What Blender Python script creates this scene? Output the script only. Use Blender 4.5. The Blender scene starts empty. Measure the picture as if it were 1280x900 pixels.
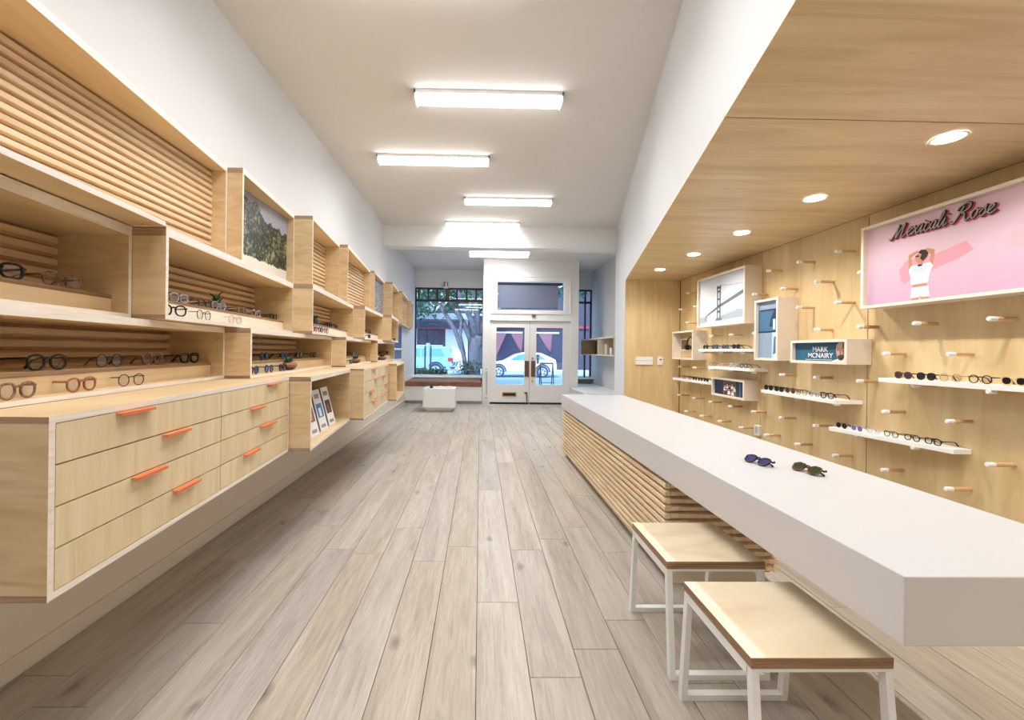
import bpy, math, random
from mathutils import Matrix, Vector
random.seed(7)
PI = math.pi
SC = bpy.context.scene
COL = SC.collection

def lin(c):
    return tuple(((v/255)/12.92 if v/255 <= .04045 else (((v/255)+.055)/1.055)**2.4) for v in c) + (1.0,)

# ------------------------------------------------------------------ camera
F_PX = 520.0
YAW, ROLL = math.radians(1.0), 0.012
CX, CY = 609.08, 438.11
fw = Vector((math.sin(YAW), math.cos(YAW), 0))
r0 = Vector((math.cos(YAW), -math.sin(YAW), 0)); u0 = Vector((0, 0, 1))
rr = r0*math.cos(ROLL) + u0*math.sin(ROLL)
uu = -r0*math.sin(ROLL) + u0*math.cos(ROLL)
cam_data = bpy.data.cameras.new('camera')
cam = bpy.data.objects.new('camera', cam_data); COL.objects.link(cam)
m = Matrix.Identity(4)
for i in range(3):
    m[i][0] = rr[i]; m[i][1] = uu[i]; m[i][2] = -fw[i]
m[0][3], m[1][3], m[2][3] = 0, 0, 1.35
cam.matrix_world = m
cam_data.sensor_fit = 'HORIZONTAL'; cam_data.sensor_width = 36
cam_data.lens = F_PX/1280*36
cam_data.shift_x = (640-CX)/1280
cam_data.shift_y = (CY-450)/1280
cam_data.clip_start = .02; cam_data.clip_end = 300
SC.camera = cam

# ------------------------------------------------------------------ world, sun, exposure
SC.view_settings.view_transform = 'Standard'
SC.view_settings.look = 'None'
SC.view_settings.gamma = 1
SC.view_settings.use_curve_mapping = False
SC.view_settings.exposure = 0.42
W = bpy.data.worlds.new('sky'); SC.world = W; W.use_nodes = True
bg = W.node_tree.nodes['Background']
bg.inputs['Color'].default_value = (.66, .83, 1.0, 1)
bg.inputs['Strength'].default_value = 2.0
sl = bpy.data.lights.new('sun', 'SUN'); sl.energy = 4.6; sl.angle = math.radians(3); sl.color = (.86, .93, 1.0)
sun = bpy.data.objects.new('sun', sl); COL.objects.link(sun)
sun.rotation_euler = Vector((.35, .8, -.75)).to_track_quat('-Z', 'Y').to_euler()
TUBE = 9.5      # radiance of the tube diffusers
DOWN_W = 30.0
TUBE_W = 13.0    # watts thrown downward by each tube
#   # watts of each downlight

# ------------------------------------------------------------------ materials
MATS = {}
def newmat(name):
    mt = bpy.data.materials.new(name); mt.use_nodes = True
    nt = mt.node_tree; b = nt.nodes['Principled BSDF']
    MATS[name] = mt
    return mt, nt, b
def flat(name, rgb, rough=.5, metal=0, spec=.5, coat=0):
    mt, nt, b = newmat(name)
    b.inputs['Base Color'].default_value = lin(rgb)
    b.inputs['Roughness'].default_value = rough
    b.inputs['Metallic'].default_value = metal
    b.inputs['Specular IOR Level'].default_value = spec
    b.inputs['Coat Weight'].default_value = coat
    return mt
def emit(name, rgb, s):
    mt, nt, b = newmat(name)
    b.inputs['Base Color'].default_value = lin(rgb)
    b.inputs['Emission Color'].default_value = lin(rgb)
    b.inputs['Emission Strength'].default_value = s
    return mt
def N(nt, t, **kw):
    n = nt.nodes.new(t)
    for k, v in kw.items():
        if k in n.inputs: n.inputs[k].default_value = v
        else: setattr(n, k, v)
    return n
def coords(nt, scale, rnd=True):
    """object coordinates shifted by a random amount per object, then stretched"""
    tc = N(nt, 'ShaderNodeTexCoord'); oi = N(nt, 'ShaderNodeObjectInfo')
    ad = N(nt, 'ShaderNodeVectorMath', operation='ADD')
    mu = N(nt, 'ShaderNodeVectorMath', operation='MULTIPLY')
    if rnd:
        sc = N(nt, 'ShaderNodeVectorMath', operation='SCALE'); sc.inputs[0].default_value = (1, 1, 1)
        ml = N(nt, 'ShaderNodeMath', operation='MULTIPLY'); ml.inputs[1].default_value = 37.0
        nt.links.new(oi.outputs['Random'], ml.inputs[0]); nt.links.new(ml.outputs[0], sc.inputs['Scale'])
        nt.links.new(sc.outputs[0], ad.inputs[1])
    nt.links.new(tc.outputs['Object'], ad.inputs[0])
    nt.links.new(ad.outputs[0], mu.inputs[0]); mu.inputs[1].default_value = scale
    return mu, oi, ad
def ramp(nt, stops):
    r = N(nt, 'ShaderNodeValToRGB'); e = r.color_ramp.elements
    e[0].position, e[0].color = stops[0][0], lin(stops[0][1])
    e[1].position, e[1].color = stops[-1][0], lin(stops[-1][1])
    for p, c in stops[1:-1]:
        x = e.new(p); x.color = lin(c)
    return r
def wood(name, scale, dark, mid, light, rough=.5, var=.12, fine=.25, bump=.02):
    mt, nt, b = newmat(name)
    v, oi, ad = coords(nt, scale)
    n1 = N(nt, 'ShaderNodeTexNoise', Scale=1.0, Detail=5.0, Roughness=.55, Distortion=1.2)
    nt.links.new(v.outputs[0], n1.inputs['Vector'])
    r = ramp(nt, [(.3, dark), (.5, mid), (.7, light)])
    nt.links.new(n1.outputs['Fac'], r.inputs[0])
    n2 = N(nt, 'ShaderNodeTexNoise', Scale=7.0, Detail=4.0, Roughness=.6)
    nt.links.new(v.outputs[0], n2.inputs['Vector'])
    mr = N(nt, 'ShaderNodeMapRange'); mr.inputs[3].default_value = 1-fine*.5; mr.inputs[4].default_value = 1+fine*.5
    nt.links.new(n2.outputs['Fac'], mr.inputs[0])
    hs = N(nt, 'ShaderNodeHueSaturation')
    nt.links.new(r.outputs[0], hs.inputs['Color'])
    m2 = N(nt, 'ShaderNodeMapRange'); m2.inputs[3].default_value = 1-var*.5; m2.inputs[4].default_value = 1+var*.5
    nt.links.new(oi.outputs['Random'], m2.inputs[0])
    mm = N(nt, 'ShaderNodeMath', operation='MULTIPLY')
    nt.links.new(mr.outputs[0], mm.inputs[0]); nt.links.new(m2.outputs[0], mm.inputs[1])
    nt.links.new(mm.outputs[0], hs.inputs['Value'])
    nt.links.new(hs.outputs[0], b.inputs['Base Color'])
    b.inputs['Roughness'].default_value = rough
    if bump:
        bp = N(nt, 'ShaderNodeBump', Strength=bump*5, Distance=.002)
        nt.links.new(n2.outputs['Fac'], bp.inputs['Height']); nt.links.new(bp.outputs[0], b.inputs['Normal'])
    return mt
BD, BM, BL = (206, 176, 132), (221, 194, 152), (230, 207, 169)
wood('birch_along', (3, .7, 16), BD, BM, BL, var=.06, fine=.10)
wood('birch_face', (16, 16, 1.0), (212, 192, 150), (222, 204, 165), (229, 213, 178), var=.05, fine=.10)
wood('birch_across', (.9, 9, 9), (198, 170, 124), (213, 187, 143), (223, 201, 160), rough=.35, var=.06, fine=.12)
wood('birch_panel', (7, 7, .8), (206, 178, 128), (217, 191, 143), (226, 203, 158), rough=.4, var=.05, fine=.10)
wood('slat_wood', (16, .8, 16), (212, 178, 138), (229, 201, 164), (240, 218, 187), var=.16, fine=.22)
wood('counter_slat', (12, 1.2, 12), (218, 186, 146), (232, 206, 170), (240, 220, 190), var=.1, fine=.25)
wood('stool_top', (2.2, 5, 5), (214, 194, 160), (226, 209, 178), (234, 219, 192), rough=.38, fine=.12)
wood('ply_edge', (30, .8, 60), (222, 209, 194), (236, 227, 216), (243, 236, 227), var=.03, fine=.07)
wood('ply_end', (2, 2, 150), (140, 108, 82), (168, 138, 112), (200, 176, 150), var=.05, fine=.2)
wood('ply_dark_edge', (2, 2, 170), (120, 88, 62), (150, 116, 84), (178, 144, 108), var=.05, fine=.2)
wood('dowel', (2, 30, 30), (188, 144, 98), (206, 166, 120), (220, 184, 142), var=.25, fine=.2)
wood('cushion_leather', (3, 3, 3), (122, 78, 54), (140, 92, 66), (154, 106, 78), rough=.5, fine=.1)
# oak planks
def oak():
    mt, nt, b = newmat('oak_plank')
    v, oi, ad = coords(nt, (14, 1.3, 4))
    n0 = N(nt, 'ShaderNodeTexNoise', Scale=.8, Detail=3.0, Distortion=.8)
    nt.links.new(v.outputs[0], n0.inputs['Vector'])
    vw = N(nt, 'ShaderNodeVectorMath', operation='MULTIPLY'); vw.inputs[1].default_value = (34, 2.2, 4)
    nt.links.new(ad.outputs[0], vw.inputs[0])
    wv = N(nt, 'ShaderNodeTexNoise', Scale=1.0, Detail=6.0, Roughness=.7, Distortion=2.5)
    nt.links.new(vw.outputs[0], wv.inputs['Vector'])
    mx = N(nt, 'ShaderNodeMix', data_type='FLOAT'); mx.inputs[0].default_value = .5
    nt.links.new(n0.outputs['Fac'], mx.inputs[2]); nt.links.new(wv.outputs['Fac'], mx.inputs[3])
    r = ramp(nt, [(.28, (146, 134, 121)), (.5, (176, 166, 153)), (.72, (196, 188, 177))])
    nt.links.new(mx.outputs[0], r.inputs[0])
    # fine pores
    v2 = N(nt, 'ShaderNodeVectorMath', operation='MULTIPLY'); v2.inputs[1].default_value = (120, 6, 20)
    nt.links.new(ad.outputs[0], v2.inputs[0])
    n2 = N(nt, 'ShaderNodeTexNoise', Scale=1.0, Detail=3.0)
    nt.links.new(v2.outputs[0], n2.inputs['Vector'])
    mr = N(nt, 'ShaderNodeMapRange'); mr.inputs[1].default_value = .3; mr.inputs[2].default_value = .7
    mr.inputs[3].default_value = .91; mr.inputs[4].default_value = 1.06
    nt.links.new(n2.outputs['Fac'], mr.inputs[0])
    # knots
    v3 = N(nt, 'ShaderNodeVectorMath', operation='MULTIPLY'); v3.inputs[1].default_value = (1.7, .8, .01)
    nt.links.new(ad.outputs[0], v3.inputs[0])
    n3 = N(nt, 'ShaderNodeTexNoise', Scale=14.0, Detail=2.0)
    nt.links.new(ad.outputs[0], n3.inputs['Vector'])
    dv = N(nt, 'ShaderNodeVectorMath', operation='SCALE'); dv.inputs['Scale'].default_value = .05
    nt.links.new(n3.outputs['Color'], dv.inputs[0])
    av = N(nt, 'ShaderNodeVectorMath', operation='ADD')
    nt.links.new(v3.outputs[0], av.inputs[0]); nt.links.new(dv.outputs[0], av.inputs[1])
    vo = N(nt, 'ShaderNodeTexVoronoi', Scale=1.0, voronoi_dimensions='2D'); vo.inputs['Randomness'].default_value = 1
    nt.links.new(av.outputs[0], vo.inputs['Vector'])
    kr = N(nt, 'ShaderNodeMapRange'); kr.inputs[1].default_value = .008; kr.inputs[2].default_value = .052
    kr.inputs[3].default_value = .55; kr.inputs[4].default_value = 1.0
    nt.links.new(vo.outputs['Distance'], kr.inputs[0])
    m1 = N(nt, 'ShaderNodeMath', operation='MULTIPLY'); nt.links.new(mr.outputs[0], m1.inputs[0]); nt.links.new(kr.outputs[0], m1.inputs[1])
    pr = N(nt, 'ShaderNodeMapRange'); pr.inputs[3].default_value = .91; pr.inputs[4].default_value = 1.08
    nt.links.new(oi.outputs['Random'], pr.inputs[0])
    m2 = N(nt, 'ShaderNodeMath', operation='MULTIPLY'); nt.links.new(m1.outputs[0], m2.inputs[0]); nt.links.new(pr.outputs[0], m2.inputs[1])
    hs = N(nt, 'ShaderNodeHueSaturation'); nt.links.new(r.outputs[0], hs.inputs['Color']); nt.links.new(m2.outputs[0], hs.inputs['Value'])
    sw = N(nt, 'ShaderNodeMath', operation='FRACT')
    s5 = N(nt, 'ShaderNodeMath', operation='MULTIPLY'); s5.inputs[1].default_value = 7.3
    nt.links.new(oi.outputs['Random'], s5.inputs[0]); nt.links.new(s5.outputs[0], sw.inputs[0])
    sr = N(nt, 'ShaderNodeMapRange'); sr.inputs[3].default_value = .7; sr.inputs[4].default_value = 1.15
    nt.links.new(sw.outputs[0], sr.inputs[0]); nt.links.new(sr.outputs[0], hs.inputs['Saturation'])
    nt.links.new(hs.outputs[0], b.inputs['Base Color'])
    b.inputs['Roughness'].default_value = .5; b.inputs['Specular IOR Level'].default_value = .35
    bp = N(nt, 'ShaderNodeBump', Strength=.12, Distance=.002)
    nt.links.new(m1.outputs[0], bp.inputs['Height']); nt.links.new(bp.outputs[0], b.inputs['Normal'])
oak()
def noisy(name, scale, stops, rough=.7, detail=4):
    mt, nt, b = newmat(name)
    v, oi, ad = coords(nt, (1, 1, 1), rnd=False)
    n1 = N(nt, 'ShaderNodeTexNoise', Scale=scale, Detail=float(detail), Roughness=.65)
    nt.links.new(v.outputs[0], n1.inputs['Vector'])
    r = ramp(nt, stops); nt.links.new(n1.outputs['Fac'], r.inputs[0])
    nt.links.new(r.outputs[0], b.inputs['Base Color']); b.inputs['Roughness'].default_value = rough
    return mt
noisy('wall_paint', 1.5, [(.3, (219, 220, 221)), (.7, (222, 223, 224))], .6)
noisy('ceiling_paint', 1.2, [(.3, (224, 219, 213)), (.7, (226, 221, 215))], .75)
flat('soft_white', (234, 234, 232), .45)
flat('trim_white', (236, 235, 232), .4)
flat('lower_wall', (220, 210, 196), .5)
flat('counter_white', (190, 192, 195), .34)
flat('counter_side', (212, 208, 208), .35)
flat('gap_dark', (60, 48, 38), .8)
flat('slat_back', (176, 134, 96), .8)
flat('orange', (228, 122, 76), .4)
flat('steel_white', (240, 240, 238), .3)
flat('pale_box', (226, 213, 198), .45)
flat('pale_edge', (240, 230, 212), .5)
flat('shelf_white', (248, 247, 245), .3)
flat('plastic_white', (240, 240, 240), .4)
flat('plastic_grey', (190, 190, 192), .4)
flat('bronze_plate', (120, 92, 74), .3, metal=.6)
flat('brass', (190, 150, 90), .3, metal=.8)
flat('black', (18, 18, 20), .35)
flat('rubber', (26, 26, 30), .6)
flat('dark_brown', (52, 38, 32), .5)
flat('tan_brown', (120, 88, 60), .5)
flat('nickel', (170, 165, 168), .25, metal=.8)
flat('mauve_blind', (150, 142, 152), .6)
flat('blind_band', (60, 60, 72), .6)
flat('soil', (70, 56, 42), .9)
flat('jar_dark', (50, 52, 60), .2)
flat('terracotta', (150, 104, 78), .5)
flat('succulent', (88, 118, 76), .5)
flat('leaf_green', (44, 108, 62), .45)
emit('tube_glow', (250, 252, 255), TUBE)
emit('disc_glow', (255, 252, 246), 22.0)
# glasses
def acet(name, rgb, mott=None):
    if mott:
        noisy(name, 90, [(.4, rgb), (.6, mott)], .2, 2)
    else: flat(name, rgb, .2, coat=.3)
flat('frame_black', (9, 9, 11), .25); acet('frame_brown', (150, 84, 48), (170, 104, 62)); acet('frame_tortoise', (44, 26, 18), (120, 76, 40))
acet('frame_crystal', (176, 168, 168)); acet('frame_beige', (206, 170, 124), (184, 146, 98)); acet('frame_red', (140, 50, 50)); acet('frame_lilac', (150, 140, 178))
acet('frame_tan', (206, 184, 128)); acet('frame_blush', (200, 160, 150)); acet('frame_wire', (196, 186, 184)); acet('frame_umber', (104, 72, 58), (150, 112, 86)); acet('frame_navy', (34, 40, 66))
def glassmat(name, rgb, alpha, rough=.02):
    mt, nt, b = newmat(name)
    out = nt.nodes['Material Output']
    tr = N(nt, 'ShaderNodeBsdfTransparent'); tr.inputs[0].default_value = lin(rgb)
    gl = N(nt, 'ShaderNodeBsdfGlossy'); gl.inputs['Roughness'].default_value = rough
    mx = N(nt, 'ShaderNodeMixShader'); mx.inputs[0].default_value = alpha
    nt.links.new(tr.outputs[0], mx.inputs[1]); nt.links.new(gl.outputs[0], mx.inputs[2])
    nt.links.new(mx.outputs[0], out.inputs['Surface'])
glassmat('lens_clear', (248, 248, 250), .05)
glassmat('window_glass', (240, 246, 252), .05)
glassmat('jar_glass', (225, 232, 235), .15)
flat('lens_dark', (30, 27, 34), .08); flat('lens_purple', (62, 54, 104), .08); flat('lens_lilac', (112, 104, 150), .1); flat('lens_brown', (66, 48, 40), .08); flat('lens_green', (52, 60, 34), .1)

def M(n):
    return MATS[n] if n in MATS else None

# ------------------------------------------------------------------ mesh helpers
class MB:
    def __init__(s): s.v = []; s.f = []; s.mi = []; s.mats = []
    def mid(s, n):
        if n not in s.mats: s.mats.append(n)
        return s.mats.index(n)
    def face(s, pts, mat):
        i = len(s.v); s.v += [tuple(p) for p in pts]; s.f.append(tuple(range(i, i+len(pts)))); s.mi.append(s.mid(mat))
    def prism(s, plan, z0, z1, mat, side=None, top=None, bot=None):
        """plan listed counter-clockwise seen from above; side = {edge index: material}"""
        n = len(plan); i = len(s.v)
        a = sum(plan[k][0]*plan[(k+1) % n][1]-plan[(k+1) % n][0]*plan[k][1] for k in range(n))
        s.v += [(p[0], p[1], z0) for p in plan] + [(p[0], p[1], z1) for p in plan]
        bf, tf = tuple(range(i+n-1, i-1, -1)), tuple(range(i+n, i+2*n))
        if a < 0: bf, tf = bf[::-1], tf[::-1]
        s.f.append(bf); s.mi.append(s.mid(bot or mat)); s.f.append(tf); s.mi.append(s.mid(top or mat))
        for k in range(n):
            k2 = (k+1) % n; q = (i+k, i+k2, i+n+k2, i+n+k)
            s.f.append(q if a > 0 else q[::-1]); s.mi.append(s.mid((side or {}).get(k, mat)))
        return s
    def box(s, x0, x1, y0, y1, z0, z1, mat, **k):
        return s.prism([(x0, y0), (x1, y0), (x1, y1), (x0, y1)], z0, z1, mat, **k)
    def extr(s, poly, ax, a0, a1, mat, cap=None):
        """polygon in the two other axes extruded along axis ax"""
        o = [k for k in range(3) if k != ax]; n = len(poly); i = len(s.v)
        for a in (a0, a1):
            for p in poly:
                q = [0, 0, 0]; q[ax] = a; q[o[0]], q[o[1]] = p; s.v.append(tuple(q))
        s.f.append(tuple(range(i, i+n))); s.mi.append(s.mid(cap or mat)); s.f.append(tuple(range(i+2*n-1, i+n-1, -1))); s.mi.append(s.mid(cap or mat))
        for k in range(n):
            k2 = (k+1) % n; s.f.append((i+k2, i+k, i+n+k, i+n+k2)); s.mi.append(s.mid(mat))
        return s
    def tube(s, pts, r, mat, seg=6, closed=False, flatz=1.0, cap=True):
        pts = [Vector(p) for p in pts]; n = len(pts); i = len(s.v); mi = s.mid(mat)
        prev = None
        for k, p in enumerate(pts):
            if closed: t = pts[(k+1) % n]-pts[k-1]
            else: t = pts[min(k+1, n-1)]-pts[max(k-1, 0)]
            t.normalize()
            if prev is None:
                a = Vector((0, 0, 1)) if abs(t.z) < .9 else Vector((1, 0, 0))
                a = (a-t*a.dot(t)).normalized()
            else: a = (prev-t*prev.dot(t)).normalized()
            prev = a; b = t.cross(a)
            rk = r[k] if isinstance(r, (list, tuple)) else r
            for j in range(seg):
                an = 2*PI*j/seg
                s.v.append(tuple(p+a*math.cos(an)*rk+b*math.sin(an)*rk*flatz))
        for k in range(n if closed else n-1):
            k2 = (k+1) % n
            for j in range(seg):
                j2 = (j+1) % seg
                s.f.append((i+k*seg+j, i+k*seg+j2, i+k2*seg+j2, i+k2*seg+j)); s.mi.append(mi)
        if not closed and cap:
            s.f.append(tuple(i+j for j in range(seg-1, -1, -1))); s.mi.append(mi)
            s.f.append(tuple(i+(n-1)*seg+j for j in range(seg))); s.mi.append(mi)
        return s
    def cyl(s, c0, c1, r, mat, seg=16): return s.tube([c0, c1], r, mat, seg)
    def lathe(s, c, prof, mat, seg=16):
        i = len(s.v); mi = s.mid(mat)
        for r, z in prof:
            for j in range(seg):
                a = 2*PI*j/seg; s.v.append((c[0]+r*math.cos(a), c[1]+r*math.sin(a), c[2]+z))
        for k in range(len(prof)-1):
            for j in range(seg):
                j2 = (j+1) % seg; s.f.append((i+k*seg+j, i+k*seg+j2, i+(k+1)*seg+j2, i+(k+1)*seg+j)); s.mi.append(mi)
        s.f.append(tuple(i+j for j in range(seg-1, -1, -1))); s.mi.append(mi)
        s.f.append(tuple(i+(len(prof)-1)*seg+j for j in range(seg))); s.mi.append(mi)
        return s
    def leaf(s, p, d, w, mat, up=Vector((0, 0, 1))):
        p = Vector(p); d = Vector(d); sd = d.cross(up)
        if sd.length < 1e-5: sd = Vector((1, 0, 0))
        sd = sd.normalized()*w; nn = sd.cross(d).normalized()*w*.35
        i = len(s.v); mi = s.mid(mat)
        s.v += [tuple(p), tuple(p+d*.45+sd), tuple(p+d), tuple(p+d*.45-sd), tuple(p+d*.45+nn*1.0)]
        s.f += [(i, i+1, i+4), (i+1, i+2, i+4), (i+2, i+3, i+4), (i+3, i, i+4)]; s.mi += [mi]*4
        return s
    def mesh(s, name, off=(0, 0, 0), smooth=False):
        me = bpy.data.meshes.new(name)
        me.from_pydata([(x-off[0], y-off[1], z-off[2]) for x, y, z in s.v], [], s.f)
        for n in s.mats: me.materials.append(MATS[n])
        me.polygons.foreach_set('material_index', s.mi)
        if smooth: me.polygons.foreach_set('use_smooth', [True]*len(me.polygons))
        me.update()
        return me
def wloc(o):
    p = Vector(o.location)
    while o.parent: o = o.parent; p += Vector(o.location)
    return p
def ob(name, mb, parent=None, world=True, smooth=False, bevel=0, loc=None):
    """link one mesh object; world=True: vertices are in world space, origin taken from the parent"""
    off = wloc(parent) if (parent is not None and world) else (Vector(loc) if loc else Vector((0, 0, 0)))
    me = mb if isinstance(mb, bpy.types.Mesh) else mb.mesh(name, off, smooth)
    o = bpy.data.objects.new(name, me); COL.objects.link(o)
    if parent is not None: o.parent = parent
    elif loc: o.location = loc
    if bevel:
        md = o.modifiers.new('bevel', 'BEVEL'); md.width = bevel; md.segments = 2; md.limit_method = 'ANGLE'
    return o
def tag(o, label=None, cat=None, group=None, kind=None):
    if label: o['label'] = label
    if cat: o['category'] = cat
    if group: o['group'] = group
    if kind: o['kind'] = kind
    return o
def thing(name, label, cat, loc, group=None, rz=0):
    o = bpy.data.objects.new(name, None); COL.objects.link(o); o.empty_display_size = .05
    o.location = loc; o.rotation_euler = (0, 0, rz)
    return tag(o, label, cat, group)
def struct(name, mb, **k):
    return tag(ob(name, mb, **k), kind='structure')

# ------------------------------------------------------------------ room shell
XL, XR, YB, ZC, YBM, ZF, YW, YD = -1.87, 3.2, -2.5, 3.74, 7.99, 3.65, 11.9, 10.5
def bx(y): return .657+.2462*y         # face of the slanted bulkhead over the counter
struct('floor', MB().box(XL-.2, XR+.2, YB-.1, YW+.12, -.06, -.012, 'gap_dark'))
flo = bpy.data.objects['floor']
# oak planks, one object each
pw = .2; k0 = -10
row = 0
x = -1.866
edges = [x]
while x < 0-.01:
    x += .2073; edges.append(x)
wr = [.222, .218, .205, .2, .215, .21, .2, .22, .2, .21, .2, .21, .2, .2, .21, .2]
for w_ in wr:
    if edges[-1] >= XR: break
    edges.append(edges[-1]+w_)
mesh_cache = {}
for a, b in zip(edges[:-1], edges[1:]):
    b = min(b, XR)
    y = YB-random.uniform(0, 1.6)
    while y < YW:
        L = random.choice([1.1, 1.45, 1.8, 2.2])
        y0, y1 = max(y, YB), min(y+L, YW)
        if y1-y0 > .05 and not (b < -1.7 and False):
            mb = MB(); g = .0012; c = .0022
            w2, l2 = (b-a)/2-g, (y1-y0)/2-g
            i = len(mb.v)
            mb.v = [(-w2, -l2, -.012), (w2, -l2, -.012), (w2, l2, -.012), (-w2, l2, -.012), (-w2, -l2, -.0015), (w2, -l2, -.0015), (w2, l2, -.0015), (-w2, l2, -.0015),
                    (-w2+c, -l2+c, 0), (w2-c, -l2+c, 0), (w2-c, l2-c, 0), (-w2+c, l2-c, 0)]
            mb.f = [(8, 9, 10, 11), (0, 1, 5, 4), (1, 2, 6, 5), (2, 3, 7, 6), (3, 0, 4, 7), (4, 5, 9, 8), (5, 6, 10, 9), (6, 7, 11, 10), (7, 4, 8, 11)]
            mb.mi = [0]*9; mb.mid('oak_plank')
            o = bpy.data.objects.new('plank', mb.mesh('plank')); COL.objects.link(o)
            o.parent = flo; o.location = ((a+b)/2, (y0+y1)/2, 0)
        y += L
struct('wall_left', MB().box(XL-.15, XL, YB, YW+.1, .69, ZF+.3, 'wall_paint').box(XL-.15, XL+.003, YB, YW-1.45, .08, .69, 'lower_wall').box(XL-.15, XL, YW-1.45, YW+.1, .0, .69, 'trim_white'))
struct('baseboard_left', MB().box(XL-.15, XL-.002, YB, YW-1.46, -.01, .08, 'lower_wall').box(XL-.02, XL+.016, YB, YW-1.46, .075, .095, 'lower_wall'))
struct('wall_back', MB().box(XL, XR, YB-.12, YB, 0, ZC, 'wall_paint'))
struct('ceiling', MB().box(XL-.1, XR+.1, YB-.1, YBM+.2, ZC, ZC+.1, 'ceiling_paint'))
struct('ceiling_front', MB().box(XL-.1, XR+.1, YBM+.05, YW+.1, ZF, ZF+.09, 'ceiling_paint'))
struct('trim_beam', MB().box(XL, XR, YBM, YBM+.29, 3.33, ZC, 'soft_white'))
# slanted bulkhead: above the plywood ceiling, then down to the floor beyond the end panel
b = MB()
b.prism([(bx(YB), YB), (bx(6.222), 6.222), (bx(6.222)+.06, 6.222), (bx(YB)+.06, YB)], 2.447, ZC, 'wall_paint')
b.prism([(bx(6.222), 6.222), (bx(YBM+.29), YBM+.29), (bx(YBM+.29)+.1, YBM+.29), (bx(6.222)+.1, 6.222)], 0, ZC, 'wall_paint')
struct('wall_right', b)
struct('wall_right_front', MB().box(XR, XR+.12, YBM, YW+.1, 0, ZF+.1, 'wall_paint').box(bx(YBM+.29)+.05, XR, YBM+.15, YBM+.29, 0, ZC, 'wall_paint'))
# plywood ceiling of the alcove
cp = struct('ceiling_alcove', MB().prism([(bx(YB)+.02, YB), (3.02, YB), (3.02, 6.2), (bx(6.2)+.02, 6.2)], 2.458, 2.47, 'gap_dark'))
js = [YB, -1.784, -.558, .668, 1.894, 3.12, 4.346, 5.572, 6.2]
for y0, y1 in zip(js[:-1], js[1:]):
    g = .0035
    mb = MB().prism([(bx(y0+g)-.012, y0+g), (2.995, y0+g), (2.995, y1-g), (bx(y1-g)-.012, y1-g)], 2.435, 2.453, 'birch_across', side={3: 'ply_edge'})
    ob('panel', mb, cp)
# peg wall panels
pwall = struct('wall_right_alcove', MB().box(3.02, 3.10, YB, 6.26, 0, 2.5, 'gap_dark'))
pj = [YB, -1.695, -.48, .74, 1.955, 3.17, 4.385, 5.60, 6.195]
for y0, y1 in zip(pj[:-1], pj[1:]):
    ob('panel', MB().box(3.0, 3.018, y0+.004, y1-.004, .004, 2.434, 'birch_panel'), pwall)
we = struct('wall_end', MB().box(bx(6.2)+.03, 3.1, 6.222, 6.30, 0, 2.46, 'gap_dark'))
ob('panel', MB().box(bx(6.2)-.012, 2.994, 6.2, 6.2215, .004, 2.434, 'birch_panel'), we)
# front wall: window wall with sill and header
b = MB()
b.box(XL, .1, YW, YW+.15, 3.13, ZF+.1, 'soft_white').box(XL, .1, YW, YW+.15, 0, .60, 'soft_white')
b.box(2.45, XR, YW, YW+.15, 3.13, ZF+.1, 'soft_white').box(2.45, XR, YW, YW+.15, 0, .60, 'soft_white')
struct('wall_front', b)
struct('trim_sill', MB().box(XL, .08, YW-.32, YW-.005, .575, .605, 'trim_white').box(2.49, XR, YW-.3, YW-.005, .575, .605, 'trim_white'))
def window(name, x0, x1, mull, wood_at=None):
    w = struct(name, MB().box(x0, x1, YW+.02, YW+.09, 3.08, 3.13, 'dark_brown').box(x0, x1, YW+.02, YW+.09, .60, .64, 'trim_white')
               .box(x0, x0+.04, YW+.02, YW+.09, .64, 3.08, 'dark_brown').box(x1-.04, x1, YW+.02, YW+.09, .64, 3.08, 'dark_brown').box(x0, x1, YW+.02, YW+.09, 2.73, 2.79, 'dark_brown'))
    for xm in mull: ob('mullion', MB().box(xm-.022, xm+.022, YW+.03, YW+.08, 2.79, 3.08, 'dark_brown'), w)
    if wood_at is not None: ob('post', MB().box(wood_at-.05, wood_at+.05, YW+.03, YW+.08, 2.79, 3.08, 'dark_brown').box(wood_at-.015, wood_at+.03, YW+.015, YW+.03, 2.79, 3.08, 'tan_brown'), w)
    xs = sorted([x0+.04]+list(mull)+([wood_at] if wood_at is not None else [])+[x1-.04])
    for p, q in zip(xs[:-1], xs[1:]): ob('pane', MB().box(p+.022, q-.022, YW+.05, YW+.056, 2.79, 3.08, 'window_glass'), w)
    ob('pane', MB().box(x0+.04, x1-.04, YW+.05, YW+.056, .64, 2.73, 'window_glass'), w)
    return w
window('window_1', XL, .1, [-1.77, -1.5, -1.24, -.68, -.4, -.13], -.95)
window('window_2', 2.5, XR-.0, [2.78], None)
struct('trim_1', MB().box(2.99, 3.03, YW+.0, YW+.06, .6, 3.1, 'dark_brown'))
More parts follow.
